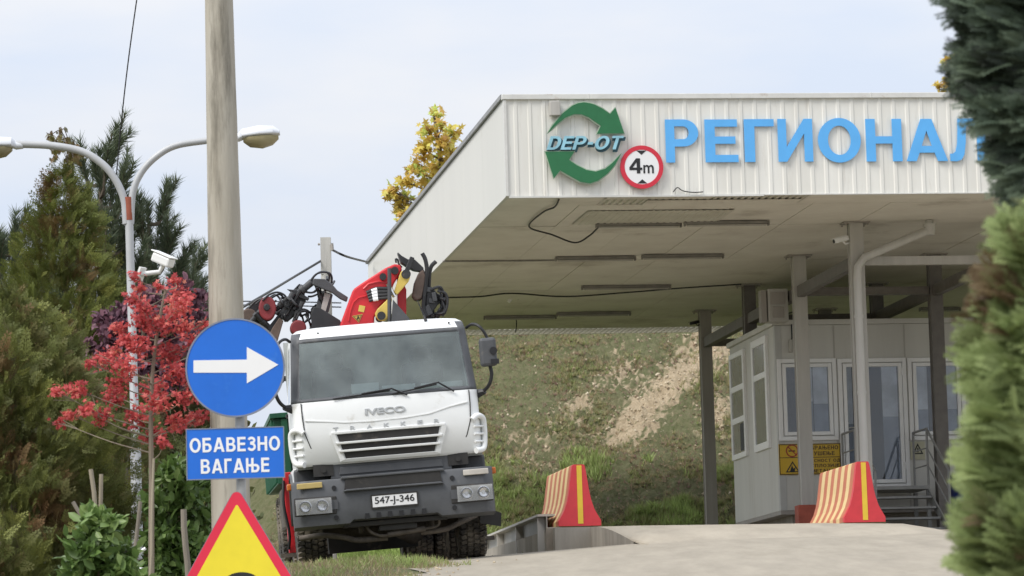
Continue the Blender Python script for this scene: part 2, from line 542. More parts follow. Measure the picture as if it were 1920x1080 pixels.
# ------------------------------------------------------------------ ground
def sm(x, a, b):
    t = min(1, max(0, (x - a) / (b - a)))
    return t * t * (3 - 2 * t)
GY = [-60, 0, 30, 40, 44, 47, 50, 60, 66, 4000]
GZ = [-6.0, -1.6, 0.74, 1.50, 1.80, 1.98, 1.98, 1.9, 1.9, 1.9]
def ground_z(X, Y):
    z = float(np.interp(Y, GY, GZ))
    z += 0.055 * min(3.4, max(-1.5, X + 1.1)) * sm(Y, 5, 40)
    z += 0.13 * math.exp(-((Y - 43.3) / 3.2) ** 2) * (1 - sm(X, -1.9, -0.75)) * (1 - sm(-X, 3.5, 7))
    if Y > 66:   # the bank behind the weighbridge
        f = 0.0 + 1.0 * sm(X, -9.5, -2.2)
        z += f * (9.6 * sm(Y, 64, 92) + 0.0)
    return EYE + z
def lin(a, b, n):
    return [a + (b - a) * i / (n - 1) for i in range(n)]
xs = [-3000, -600, -150, -60, -30, -18] + lin(-12, 16, 57) + [24, 40, 90, 200, 700, 3000]
ys = [-400, -100, -60, -30, 0] + lin(10, 62, 105) + [64, 66] + lin(95, 130, 8) + [300, 1000, 3500]
gv = []
for y in ys:
    for x in xs:
        z = ground_z(x, y) if y <= 66 else EYE + 1.9 - 0.3
        gv.append((x, y, z))
nx = len(xs)
gf = [(j * nx + i, j * nx + i + 1, (j + 1) * nx + i + 1, (j + 1) * nx + i) for j in range(len(ys) - 1) for i in range(nx - 1)]
m_verge = M('verge_soil', (0.16, 0.13, 0.085), 0.95, var=0.2, scale=3, c2=(0.09, 0.11, 0.045), bump=0.6, spec=0.1)
g = MB(); g.add(gv, gf)
tag(g.build('ground', m_verge, smooth=True), kind='structure')

# road of pale dusty concrete, a sheet a few mm above the ground
m_road = M('dusty_concrete', (0.352, 0.314, 0.252), 0.9, var=0.12, scale=3, bump=0.5, spec=0.2, grime=(0.286, 0.254, 0.200), gscale=1.5, gthr=0.54, stretch=(1, .16, 1))
def road_left(Y):
    return float(np.interp(Y, [0, 36, 40, 43, 45, 47, 49, 70], [-3, -1.9, -1.25, -1.0, -1.2, -2.0, -3.2, -4.0]))
rows = lin(6, 64, 117)
rv = []; nn = 40
for j, y in enumerate(rows):
    l = road_left(y) + 0.12 * math.sin(y * 3.1) + 0.07 * math.sin(y * 7.7 + 1)
    for i in range(nn):
        x = l + (14 - l) * i / (nn - 1)
        rv.append((x, y, ground_z(x, y) + 0.012))
rf = [(j * nn + i, j * nn + i + 1, (j + 1) * nn + i + 1, (j + 1) * nn + i) for j in range(len(rows) - 1) for i in range(nn - 1)]
rd = MB(); rd.add(rv, rf)
tag(rd.build('road', m_road, smooth=True), kind='structure')

# ------------------------------------------------------------------ canopy frame
YAW = 0.143
ZP = EYE + 7.311 - 4.68            # level of the weighbridge platform
CM = Matrix.Translation((-0.041, 52.2, ZP)) @ Matrix.Rotation(YAW, 4, 'Z')
CB = 4.68; CT = 4.68 + 1.45; CL = 18.96; CW = 13.2   # underside, top, depth, width
def LB(px, py, b):
    return hit(px, py, CM, 1, b)
def LA(px, py, a):
    return hit(px, py, CM, 0, a)
def LZ(px, py, z):
    return hit(px, py, CM, 2, z)

# platform and ramp (solid concrete)
m_plat = M('weighbridge_concrete', (0.396, 0.352, 0.283), 0.9, var=0.12, scale=2.5, bump=0.5, spec=0.2, grime=(0.288, 0.260, 0.209), gscale=0.9, gthr=0.53, stretch=(1, .2, 1))
m_wall = M('stained_concrete_edge', (0.40, 0.37, 0.32), 0.95, var=0.2, scale=3, bump=0.5, streak=True, spec=0.15)
A0 = P(1040, 989, 50.4)
crest_px = [(1040, 989), (1108, 988), (1200, 986), (1320, 985), (1420, 984), (1500, 983.5), (1600, 983), (1690, 984), (1745, 994), (1810, 1012), (1900, 1032), (2100, 1060)]
crest = [P(px, py, 50.4 + (px - 1040) / 138 * 0.14) for px, py in crest_px]
foot = []
for i, (px, py) in enumerate(crest_px):
    if i < 2:
        foot.append(P(1112 + 76 * i, 1022 - 6 * i, 48.6 - 1.6 * i))
    else:
        c = crest[i]
        Y = 45.2 - 0.1 * i
        X = P(px + 20, 1050, Y).x
        foot.append(Vector((X, Y, ground_z(X, Y) - 0.02)))
foot[0] = crest[0] + (crest[1] - crest[0]) * 0.55
rb = MB()
NS = 14
grid = []
for i in range(len(crest)):
    rowp = []
    for k in range(NS + 1):
        t = k / NS
        p = foot[i].lerp(crest[i], t)
        e = t * t * (3 - 2 * t)
        p.z = foot[i].z + (crest[i].z - foot[i].z) * (0.35 * t + 0.65 * math.sin(t * math.pi / 2))
        rowp.append(p)
    grid.append(rowp)
vs = [p for r_ in grid[1:] for p in r_]
fs = [(i * (NS + 1) + k, (i + 1) * (NS + 1) + k, (i + 1) * (NS + 1) + k + 1, i * (NS + 1) + k + 1) for i in range(len(grid) - 2) for k in range(NS)]
rb.add(vs, fs, 0)
side = grid[1]
vs = side + [Vector((p.x, p.y, p.z - 0.9)) for p in side]
n1 = len(side)
rb.add(vs, [(k, k + 1, k + 1 + n1, k + n1) for k in range(n1 - 1)], 1)
tag(rb.build('ramp', [m_plat, m_wall], smooth=True), kind='structure')
pm = MB()
back = 30.0
c0 = CM.inverted() @ crest[0]
vv = Vector((-math.sin(YAW), math.cos(YAW), 0))
top = [Vector((c.x, c.y, c.z - 0.0)) for c in crest]
far = [Vector((c.x, c.y, ZP - 0.03)) + vv * (12 if i == 0 else 14) for i, c in enumerate(crest)]
mid = []
for i, c in enumerate(crest):
    q = Vector((c.x, c.y, ZP - 0.03)) + vv * (1.6 if i < 8 else 4.2)
    if i < 2: q.z = c.z
    mid.append(q)
n = len(top)
pm.add(top + mid + far, [(i, i + 1, n + i + 1, n + i) for i in range(n - 1)] + [(n + i, n + i + 1, 2 * n + i + 1, 2 * n + i) for i in range(n - 1)], 0)
low = [Vector((p.x, p.y, p.z - 1.0)) for p in (far[0], mid[0], top[0], top[1])]
pm.add([far[0], mid[0], top[0], top[1]] + low, [(0, 1, 5, 4), (1, 2, 6, 5), (2, 3, 7, 6)], 1)
tag(pm.build('platform', [m_plat, m_wall]), kind='structure')

# bank behind: rough heightfield
def fbm(X, Y, seed=0):
    r = np.random.default_rng(seed); s = np.zeros_like(X); a = 1.0; fq = 0.35
    for o in range(6):
        ph = r.uniform(0, 6.28, 6); an = r.uniform(0, 6.28, 3)
        for k in range(3):
            s += a * np.sin((X * np.cos(an[k]) + Y * np.sin(an[k])) * fq * 6.28 / 2 + ph[k]) / 3
        a *= 0.62; fq *= 1.9
    return s
HX = np.concatenate([np.linspace(-22, -5.2, 50), np.linspace(-5, 11, 250), np.linspace(11.3, 26, 40)]); HY = np.concatenate([np.linspace(64, 84, 280), np.linspace(84.3, 96, 40)])
XX, YY = np.meshgrid(HX, HY)
ZZ = np.vectorize(lambda x, y: ground_z(x, max(y, 66.001)) if y > 66 else ground_z(x, y))(XX, YY) - 0.05
amp = np.clip((YY - 65) / 6, 0, 1)
rgh = fbm(XX * 1.0, YY * 1.0, 3)
fine = rng.normal(0, 1, XX.shape)
ZZ = ZZ + amp * (0.14 * rgh + 0.07 * fbm(XX * 4, YY * 4, 5) + 0.04 * fine)
# eroded sandy scar: along a line running up and to the right
def bank_pt(px, py):
    best = None
    d = ray(px, py)
    for Y in np.linspace(66.2, 95, 260):
        q = Vector((0, 0, EYE)) + d * (Y / d.y)
        if q.z <= ground_z(q.x, Y):
            return q
    return q
s0 = bank_pt(1165, 800); s1 = bank_pt(1325, 668)
def segd(X, Y, a, b):
    dx, dy = b.x - a.x, b.y - a.y
    t = np.clip(((X - a.x) * dx + (Y - a.y) * dy) / (dx * dx + dy * dy), 0, 1)
    return np.hypot((X - a.x - t * dx), (Y - a.y - t * dy) * 0.5), t
dd, tt = segd(XX, YY, s0, s1)
s2 = bank_pt(1000, 800); s3 = bank_pt(1180, 700)
dd2, tt2 = segd(XX, YY, s2, s3)
nzv = 0.4 * fbm(XX * 1.6, YY * 1.2, 8) + 0.6 * fbm(XX * 4.5, YY * 3, 9) + 0.55 * rng.normal(0, 1, XX.shape)
sand = np.clip(1.25 - dd / 0.62 + 0.55 * nzv, 0, 1)
sand = np.maximum(sand, np.clip(0.35 - dd2 / 2.2 + 0.75 * nzv - 0.25, 0, 0.85))
s4 = bank_pt(1350, 770)
sand = np.maximum(sand, np.clip(0.8 - np.hypot(XX - s4.x, (YY - s4.y) * .5) / 0.8 + 0.6 * nzv, 0, 0.8))
lush = np.clip(0.42 + 0.5 * fbm(XX * 0.9, YY * 0.7, 21) + 0.22 * fbm(XX * 3, YY * 2.2, 22) + 0.8 * (72.0 - YY) / 6, 0, 1)
hv = np.stack([XX.ravel(), YY.ravel(), ZZ.ravel()], 1)
ny_, nx_ = XX.shape
ii = np.arange(ny_ * nx_).reshape(ny_, nx_)
hf = np.stack([ii[:-1, :-1].ravel(), ii[:-1, 1:].ravel(), ii[1:, 1:].ravel(), ii[1:, :-1].ravel()], 1)
m_bank = bpy.data.materials.new('bank_earth'); m_bank.use_nodes = True
t = m_bank.node_tree; b = t.nodes['Principled BSDF']; b.inputs['Roughness'].default_value = 1; b.inputs['Specular IOR Level'].default_value = 0.1
at = t.nodes.new('ShaderNodeAttribute'); at.attribute_name = 'tint'
no = t.nodes.new('ShaderNodeTexNoise'); no.inputs['Scale'].default_value = 5.5; no.inputs['Detail'].default_value = 12; no.inputs['Roughness'].default_value = 0.82
tcb = t.nodes.new('ShaderNodeTexCoord'); t.links.new(tcb.outputs['Object'], no.inputs['Vector'])
cr = t.nodes.new('ShaderNodeValToRGB'); e = cr.color_ramp.elements
e[0].position = 0.3; e[0].color = (0.122, 0.161, 0.062, 1); e[1].position = 0.72; e[1].color = (0.319, 0.273, 0.169, 1)
e.new(0.5).color = (0.209, 0.211, 0.111, 1)
cs = t.nodes.new('ShaderNodeValToRGB'); e = cs.color_ramp.elements
e[0].position = 0.3; e[0].color = (0.413, 0.312, 0.194, 1); e[1].position = 0.7; e[1].color = (0.800, 0.663, 0.463, 1)
mi = t.nodes.new('ShaderNodeMix'); mi.data_type = 'RGBA'
mr = t.nodes.new('ShaderNodeMapRange'); mr.inputs[1].default_value = 0.3; mr.inputs[2].default_value = 0.7
L = t.links.new
L(no.outputs['Fac'], cr.inputs[0]); L(no.outputs['Fac'], cs.inputs[0]); L(at.outputs['Fac'], mr.inputs[0]); L(mr.outputs[0], mi.inputs[0])
L(cr.outputs[0], mi.inputs[6]); L(cs.outputs[0], mi.inputs[7]); L(mi.outputs[2], b.inputs['Base Color'])
bu = t.nodes.new('ShaderNodeBump'); bu.inputs['Strength'].default_value = 1.0; bu.inputs['Distance'].default_value = 0.16
L(no.outputs['Fac'], bu.inputs['Height']); L(bu.outputs[0], b.inputs['Normal'])
hill = np_mesh('hill', hv, hf, m_bank, tint=sand.ravel(), smooth=True)
tag(hill, kind='structure')

# grass and dry weeds on the bank
def grass_on(name, X, Y, Z, S, tint, mat, lean=0.5, tuft=False):
    n = len(X)
    C = np.stack([X, Y, Z], 1)
    D = np.stack([rng.normal(0, lean, n), rng.normal(0, lean, n) - 0.1, np.ones(n)], 1)
    a = rng.uniform(0, 6.28, n)
    Nn = np.stack([np.cos(a), np.sin(a), np.zeros(n)], 1)
    tv, tf = tmpl_tuft() if tuft else tmpl_blade()
    return scatter(name, mat, C, D, Nn, S, tv, tf, tint)
m_grass = leafmat('grass_blades', [(0.0, (0.300, 0.196, 0.160)), (0.2, (0.408, 0.319, 0.193)), (0.42, (0.282, 0.291, 0.127)), (0.75, (0.300, 0.386, 0.121)), (1.0, (0.432, 0.538, 0.182))], 0.3)
reg = np.flatnonzero(((XX > -5) & (XX < 10) & (YY > 65) & (YY < 83)).ravel())
gi = reg[rng.integers(0, len(reg), 560000)]
cl0 = np.clip(.45 + 1.0 * fbm(XX * 2.2, YY * 1.6, 31).ravel()[gi] + .5 * fbm(XX * 6, YY * 4, 33).ravel()[gi], 0.12, 1)
prob = 1.0 * (1 - np.clip(sand.ravel()[gi] * 1.25, 0, .96)) * (0.3 + 0.7 * lush.ravel()[gi]) * cl0
gi = gi[rng.uniform(0, 1, len(gi)) < prob][:150000]
cl = fbm(XX * 2.2, YY * 1.6, 31).ravel()[gi]
gx = XX.ravel()[gi] + rng.uniform(-.05, .05, len(gi)); gy = YY.ravel()[gi] + rng.uniform(-.05, .05, len(gi)); gz = ZZ.ravel()[gi]
lu = lush.ravel()[gi]
gs = (0.075 + 0.15 * lu + 0.05 * np.clip(cl, 0, 1)) * rng.uniform(0.5, 1.5, len(gi))
gt = np.clip(0.17 + 0.70 * lu + 0.22 * cl + rng.normal(0, .16, len(gi)), 0, 1)
# long grass in clumps low on the bank
lg_ = np.flatnonzero(((XX > -2.5) & (XX < 5) & (YY > 66) & (YY < 75)).ravel())
li = lg_[rng.integers(0, len(lg_), 80000)]
lc_ = fbm(XX * 1.5, YY * 1.2, 77).ravel()[li] + .5 * fbm(XX * 5, YY * 4, 78).ravel()[li] - .10 * (YY.ravel()[li] - 70.2) - .07 * (XX.ravel()[li] - .6)
li = li[lc_ > .35]; lc_ = lc_[lc_ > .35]
tag(grass_on('long_bank_grass', XX.ravel()[li] + rng.uniform(-.04, .04, len(li)), YY.ravel()[li] + rng.uniform(-.04, .04, len(li)), ZZ.ravel()[li], rng.uniform(.10, .26, len(li)), np.clip(.56 + .2 * lc_ + rng.normal(0, .18, len(li)), 0, 1), m_grass, .3), 'longer fresh green grass in clumps low on the bank', 'grass', kind='stuff')
sreg = reg[rng.integers(0, len(reg), 60000)]
sreg = sreg[rng.uniform(0, 1, len(sreg)) < .03 + .35 * np.clip(sand.ravel()[sreg], 0, 1)][:11000]
ns_ = len(sreg)
octv = np.array([(1, 0, 0), (-.9, .2, .1), (.1, 1, .1), (0, -.9, .2), (.1, 0, .8), (0, .1, -.7)]); octf = np.array([(0, 2, 4), (2, 1, 4), (1, 3, 4), (3, 0, 4), (2, 0, 5), (1, 2, 5), (3, 1, 5), (0, 3, 5)])
m_stone = leafmat('pale_bank_stones', [(0, (.28, .215, .14)), (.6, (.46, .385, .27)), (1, (.60, .52, .39))], .0, .9)
Cs = np.stack([XX.ravel()[sreg] + rng.uniform(-.05, .05, ns_), YY.ravel()[sreg], ZZ.ravel()[sreg] + .01], 1)
tag(scatter('bank_stones', m_stone, Cs, rng.normal(0, 1, (ns_, 3)), rng.normal(0, 1, (ns_, 3)), np.abs(rng.normal(.0, .017, ns_)) + .011, octv, octf, rng.uniform(0, 1, ns_)), 'small pale stones strewn over the eroded sandy bank', 'stones', kind='stuff')
tag(grass_on('bank_grass', gx, gy, gz - 0.01, gs, gt, m_grass, 0.6, True), 'patchy green and dry grass covering the bank behind the canopy', 'grass', kind='stuff')

# ------------------------------------------------------------------ canopy
m_fascia = M('white_sheet', (0.76, 0.75, 0.70), 0.45, var=0.03, scale=2.0, c2=(0.66, 0.645, 0.59), streak=True, grime=(0.54, 0.51, 0.45), gscale=5.0, gthr=0.55)
m_fascia2 = M('white_flat_panel', (0.64, 0.63, 0.59), 0.5, var=0.03, scale=0.8, streak=True)
m_trim = M('pale_flashing', (0.66, 0.655, 0.62), 0.4, var=0.08, scale=4, grime=(0.36, 0.27, 0.2), gscale=3.5, gthr=0.6)
m_edge = M('grey_edge_trim', (0.30, 0.30, 0.30), 0.5)
m_soffit = M('stained_soffit', (0.742, 0.710, 0.636), 0.7, var=0.08, scale=1.1, c2=(0.615, 0.578, 0.509), grime=(0.445, 0.408, 0.350), gscale=0.55, gthr=0.56)
m_soffit2 = M('ribbed_soffit_sheet', (0.62, 0.60, 0.52), 0.55, var=0.1, scale=2, c2=(0.48, 0.45, 0.38))
m_steel = M('grey_brown_steel', (0.375, 0.344, 0.312), 0.55, var=0.12, scale=6, streak=True, grime=(0.275, 0.188, 0.125), gscale=4, gthr=0.68)
m_steel2 = M('pale_grey_steel', (0.50, 0.48, 0.44), 0.5, var=0.12, scale=5, streak=True, grime=(0.36, 0.30, 0.25), gscale=4, gthr=0.62)
m_pipe = M('grey_zinc_pipe', (0.58, 0.565, 0.53), 0.45, 0.0, var=0.1, scale=5, streak=True)
m_beam = M('dark_brown_beam_paint', (0.17, 0.155, 0.14), 0.55, var=0.15, scale=6, grime=(0.14, 0.09, 0.06), gscale=4, gthr=0.64)
m_dark = M('near_black', (0.02, 0.02, 0.02), 0.6)
m_lamp = M('old_lamp_housing', (0.27, 0.255, 0.23), 0.5, var=0.2)
m_white = M('white_paint', (0.78, 0.78, 0.76), 0.4, var=0.03)
m_black = M('black_paint', (0.015, 0.015, 0.017), 0.5)

can = thing('entrance_canopy', 'big flat white canopy with ribbed fascia and stained soffit over the weighbridge', 'canopy', CM)
# ribbed front sheet
prof = []
x = 0.0
k = 0
while x < CW:
    prof += [(x, 0.0), (x + 0.125, 0.0), (x + 0.14, -0.010), (x + 0.18, -0.010), (x + 0.195, 0.0)]
    x += 0.203
prof = [p for p in prof if p[0] < CW]
fm = MB()
vs = []
for a, b_ in prof:
    vs += [(a, b_, CB), (a, b_, CT - 0.06)]
fm.add(vs, [(2 * i, 2 * i + 2, 2 * i + 3, 2 * i + 1) for i in range(len(prof) - 1)])
fm.span((0.004, 0.012, CB + 0.003), (CW - 0.004, 0.05, CT - 0.07))
fm.build('fascia', m_fascia, can)
for nm, lo, hi in (('side_panel', (0.0, 0.055, CB), (0.05, CL, CT - 0.06)), ('side_panel', (CW - 0.05, 0.055, CB), (CW, CL, CT - 0.06)), ('rear_panel', (0.055, CL + 0.003, CB), (CW - 0.055, CL + 0.05, CT - 0.06))):
    sp = MB()
    if nm == 'side_panel':
        n = 8
        for i in range(n):
            y0 = lo[1] + (hi[1] - lo[1]) * i / n; y1 = lo[1] + (hi[1] - lo[1]) * (i + 1) / n - 0.006
            sp.span((lo[0], y0, lo[2]), (hi[0], y1, hi[2]))
    else:
        sp.span(lo, hi)
    sp.build(nm, m_fascia2, can)
tr = MB()
tr.span((-0.03, -0.045, CT - 0.075), (CW + 0.03, 0.06, CT))
x = 1.2
while x < CW:
    tr.span((x, -0.049, CT - 0.077), (x + 0.02, 0.03, CT + 0.003)); x += 2.05
tr.build('flashing', m_trim, can, bevel=0.006)
tr = MB()
tr.span((-0.04, 0.063, CT - 0.05), (0.055, CL + 0.06, CT + 0.012))
tr.build('edge_trim', m_edge, can)
tr = MB()
tr.span((CW - 0.055, 0.063, CT - 0.05), (CW + 0.04, CL + 0.06, CT + 0.012))
tr.build('edge_trim', m_edge, can)
cc = MB(); cc.span((-0.012, -0.03, CB - 0.005), (0.03, 0.052, CT - 0.078))
cc.build('corner_trim', m_trim, can, bevel=0.004)
bt = MB()
bt.span((0.035, -0.028, CB - 0.03), (3.7, 0.02, CB - 0.003))
bt.span((3.705, -0.024, CB - 0.018), (CW, 0.02, CB - 0.003))
bt.build('drip_edge', m_trim, can)
rf_ = MB(); rf_.span((0.056, 0.064, CT - 0.16), (CW - 0.056, CL - 0.95, CT - 0.10))  # roof stops short so sky light comes through the rear ribbed sheet
rf_.build('roof', m_fascia2, can)
leafy_sheet = bpy.data.materials.new('translucent_ribbed_sheet'); leafy_sheet.use_nodes = True  # translucency added to brighten the rear strip from above
t = leafy_sheet.node_tree; b = t.nodes['Principled BSDF']; b.inputs['Base Color'].default_value = (.62, .59, .50, 1); b.inputs['Roughness'].default_value = .5
tr_ = t.nodes.new('ShaderNodeBsdfTranslucent'); tr_.inputs[0].default_value = (.50, .47, .40, 1); ms_ = t.nodes.new('ShaderNodeMixShader'); ms_.inputs[0].default_value = .35
t.links.new(b.outputs[0], ms_.inputs[1]); t.links.new(tr_.outputs[0], ms_.inputs[2]); t.links.new(ms_.outputs[0], t.nodes['Material Output'].inputs['Surface'])
# soffit panels between the seams
seams = [0.055, 1.02]
py_seam = [424, 488, 543, 597]
for py_ in py_seam:
    seams.append(LZ(1180, py_, CB).y)
seams += [CL - 0.9, CL]
sf = MB()
for i in range(len(seams) - 1):
    if i == 0:
        sf.span((0.056, seams[i], CB + 0.004), (1.45, seams[i + 1] - 0.012, CB + 0.035), 0)
        sf.span((4.4, seams[i], CB + 0.004), (CW - 0.056, seams[i + 1] - 0.012, CB + 0.035), 0)
    elif i == len(seams) - 2:
        pass
    else:
        xx_ = 0.056
        while xx_ < CW - 0.06:
            x2_ = min(xx_ + 1.15, CW - 0.056)
            dz_ = 0.004 + 0.003 * math.sin(xx_ * 7 + i * 2)
            sf.span((xx_, seams[i], CB + dz_), (x2_ - 0.008, seams[i + 1] - 0.025, CB + 0.035), 0)
            xx_ = x2_
sf.build('soffit', m_soffit, can)
rs = MB()
def ribs(x0, x1, y0, y1, z, rd_=.022):
    x = x0
    vs = []
    while x < x1:
        for dx, dz in ((0, 0), (0.05, 0), (0.062, rd_), (0.088, rd_)):
            vs += [(x + dx, y0, z + dz), (x + dx, y1, z + dz)]
        x += 0.1
    rs.add(vs, [(2 * i, 2 * i + 2, 2 * i + 3, 2 * i + 1) for i in range(len(vs) // 2 - 1)])
ribs(1.46, 4.38, 0.06, 1.0, CB + 0.004)
rs.build('ribbed_sheet', m_soffit2, can)
rs = MB()
qa = LZ(1098, 398, CB); qb = LZ(1440, 417, CB)
ribs(qa.x, qb.x - .8, qb.y, qa.y - .2, CB - 0.014, .008)
rs.build('ribbed_sheet', m_soffit2, can)
rs = MB()
ribs(0.06, CW - 0.1, CL - 0.9, CL, CB + 0.0)
rs.build('ribbed_sheet', leafy_sheet, can)
sg = MB()
for a in [(1.47, 0.10, 3.0, 0.34), (2.1, 0.5, 4.36, 0.98)]:
    sg.span((a[0], a[1], CB - 0.012), (a[2], a[3], CB - 0.004))
sg.build('sagging_panel', m_soffit, can)
# steel frame: two rows of columns, rails and cross beams
colx = (5.768, 8.02); b0 = 3.155
for rx in colx:
    for k in range(4):
        yb = b0 + 4 * k
        m_ = MB()
        hw = 0.1
        m_.span((rx - 0.105, yb - 0.1, 0.02), (rx + 0.105, yb - 0.085, CB - 0.02))
        m_.span((rx - 0.105, yb + 0.085, 0.02), (rx + 0.105, yb + 0.1, CB - 0.02))
        m_.span((rx - 0.09, yb - 0.085, 0.02), (rx + 0.09, yb + 0.085, CB - 0.02))
        cobj = m_.build('column', m_steel2 if (rx < 6 and k in (0, 1)) else (m_beam if k == 2 or rx > 6 else m_steel), can, bevel=0.004)
        pl = MB(); pl.span((rx - 0.2, yb - 0.16, CB - 0.02), (rx + 0.2, yb + 0.16, CB))
        for sx in (-1, 1):
            for sy in (-1, 1):
                pl.cyl((rx + sx * .17, yb + sy * .13, CB - 0.05), (rx + sx * .17, yb + sy * .13, CB - 0.02), 0.014, 8)
        pl.build('cap_plate', m_steel, cobj)
ZR = 4.0
zr = (LB(1496, 548, b0 + 4).z)
ZR = zr
for rx in colx:
    m_ = MB()
    for k in range(3):
        if rx < 6 or k >= 0:
            m_.span((rx - 0.06, b0 + 4 * k + 0.103, ZR - 0.09), (rx + 0.06, b0 + 4 * k + 3.897, ZR + 0.09))
    m_.build('beam', m_beam, can, bevel=0.004)
for k in range(4):
    m_ = MB(); yb = b0 + 4 * k
    m_.span((colx[0] + 0.108, yb - 0.06, ZR - 0.06), (colx[1] - 0.108, yb + 0.06, ZR + 0.07))
    m_.build('beam', m_steel2 if k == 0 else m_beam, can, bevel=0.004)
# downpipe from the soffit outlet to the ground, beside the first column
pa = LB(1745, 418, b0 - 0.28); pb_ = LB(1611, 486, b0 - 0.28); pc_ = LB(1606, 500, b0 - 0.28)
dp = MB()
yb = b0 - 0.22
p0 = Vector((pa.x, yb, CB - 0.01))
p1 = Vector((pa.x - 0.02, yb, pa.z - 0.10))
p2 = Vector((pc_.x + 0.11, yb, pb_.z + 0.02))
p3 = Vector((pc_.x + 0.02, yb, pc_.z - 0.18))
p4 = Vector((pc_.x + 0.02, yb, 0.0))
pth = [p0, p1] + [p1.lerp(p2, t) for t in (0.03, 0.97)] + [p2.lerp(p3, .5) + Vector((-.03, 0, .03)), p3, p4]
dp.tube(pth, 0.062, 14)
for z in (3.2, 2.05, 1.0):
    dp.cyl((p4.x, yb, z), (p4.x, yb, z + 0.05), 0.072, 14)
dp.tube([p0 + Vector((0, 0, -.05)), p0 + Vector((0, 0, -.22))], [0.1, 0.07], 14)
dp.build('downpipe', m_pipe, can, smooth=True)

# lights and cables under the soffit
light_px = [(1120, 426, 1275, 424, 'tube light on the soffit nearest the fascia, its left end above the sandy bank'),
            (1285, 423, 1440, 420, 'tube light on the soffit nearest the fascia, pointing at the downpipe outlet'),
            (1043, 489, 1190, 486, 'tube light in the second row of the soffit, left one of the pair'),
            (1205, 485, 1355, 482, 'tube light in the second row of the soffit, right one of the pair'),
            (1093, 542, 1255, 540, 'tube light alone in the third row of the soffit'),
            (910, 598, 1040, 597, 'tube light in the rearmost soffit row above the truck mirror'),
            (1046, 592, 1180, 590, 'tube light in the rearmost soffit row above the sandy bank'),
            (1725, 583, 1800, 581, 'tube light above the cabin roof near the right column')]
m_tube = M('dusty_light_tube', (0.42, 0.40, 0.36), 0.4, var=0.1)
for xa, ya, xb, yb2, lab in light_px:
    a = LZ(xa, ya, CB - 0.06); b_ = LZ(xb, yb2, CB - 0.06)
    ln = b_.x - a.x
    tm = CM @ Matrix.Translation(((a.x + b_.x) / 2, (a.y + b_.y) / 2, CB - 0.002))
    th = thing('fluorescent_light', 'dark ' + lab, 'ceiling light', tm, 'tube lights under the canopy')
    h = MB(); h.span((-ln / 2, -0.05, -0.045), (ln / 2, 0.05, 0.0))
    h.span((-ln / 2 - 0.03, -0.04, -0.075), (-ln / 2, 0.04, -0.005)); h.span((ln / 2, -0.04, -0.075), (ln / 2 + 0.03, 0.04, -0.005))
    h.build('housing', m_lamp, th, bevel=0.008)
    h = MB()
    h.cyl((-ln / 2 + 0.02, -0.025, -0.062), (ln / 2 - 0.02, -0.025, -0.062), 0.014, 8)
    h.cyl((-ln / 2 + 0.02, 0.025, -0.062), (ln / 2 - 0.02, 0.025, -0.062), 0.014, 8)
    h.build('tube', m_tube, th, smooth=True)
a = LB(968, 548, 13.0); b_ = LB(953, 566, 13.0)
th = thing('hanging_lamp', 'small pale tube lamp dangling crooked from a soffit cable', 'lamp', CM)
h = MB(); h.cyl(a, b_, 0.035, 10); h.build('tube', m_white, th, smooth=True)
h = MB(); h.tube([a, a + Vector((0.02, 0, .12)), Vector((a.x + .03, 13.0, CB))], 0.012, 6); h.build('cord', m_dark, th)
def cable(name, lab, pts, r, mat, frame=CM):
    th = MB(); th.tube(bez(pts, 6), r, 6)
    o = th.build(name, mat)
    o.matrix_world = frame
    return tag(o, lab, 'cable')
def sag(px, z=0.03):
    out = []
    for q in px:
        p = LZ(q[0], q[1], CB - z)
        out.append(p)
    return out
pts = sag([(1048, 374), (1040, 388), (1018, 398), (992, 425)]) + [LZ(1035, 440, CB - 0.12), LZ(1078, 455, CB - 0.18), LZ(1105, 442, CB - 0.1), LZ(1122, 426, CB - 0.04)]
cable('loose_cable', 'loose dark cable drooping from the front corner of the soffit', pts, 0.013, m_dark)
cable('soffit_cable', 'dark cable running along the rear soffit to the cabin columns', sag([(830, 558), (900, 556), (960, 550), (1060, 556), (1180, 548), (1280, 540), (1390, 533)], 0.04), 0.014, m_dark)
cable('soffit_conduit', 'thin grey conduit along the soffit beside the second row of lights', sag([(830, 490), (960, 489), (1043, 488)], 0.02), 0.014, m_lamp)
q0 = LZ(968, 598, CB)
cable('hanging_wire', 'short wire end hanging from the rearmost soffit lights', [q0, q0 + Vector((0, 0, -.12)), q0 + Vector((-.02, 0, -.25))], 0.01, m_dark)

# cameras on the columns
def cctv(px, py, b_, lab, s=1.0, yawl=0.6, dark=False):
    q = LB(px, py, b_)
    th = thing('security_camera', lab, 'camera', CM @ Matrix.Translation(q) @ Matrix.Rotation(yawl, 4, 'Z') @ Matrix.Rotation(R(-14), 4, 'Y'))
    m = m_black if dark else m_white
    h = MB(); h.span((-.16 * s, -.05 * s, -.045 * s), (.14 * s, .05 * s, .045 * s)); h.build('housing', m, th, bevel=0.012)
    h = MB(); h.span((-.20 * s, -.062 * s, .048 * s), (.10 * s, .062 * s, .058 * s)); h.build('sun_shield', m, th)
    h = MB(); h.cyl((-.175 * s, 0, 0), (-.161 * s, 0, 0), .036 * s, 12); h.build('lens', m_black, th, smooth=True)
    h = MB(); h.tube([(0.02 * s, 0, -.045 * s), (0.05 * s, 0, -.10 * s), (.22 * s, 0, -.10 * s)], .018 * s, 8); h.build('bracket', m, th, smooth=True)
    return th
cctv(1578, 449, b0 - 0.05, 'small white bullet camera on the nearest column beside the downpipe', 0.8, 0.2)
cctv(1303, 605, b0 + 12, 'small black camera on the farthest column at the bank', 0.6, 0.2, True)

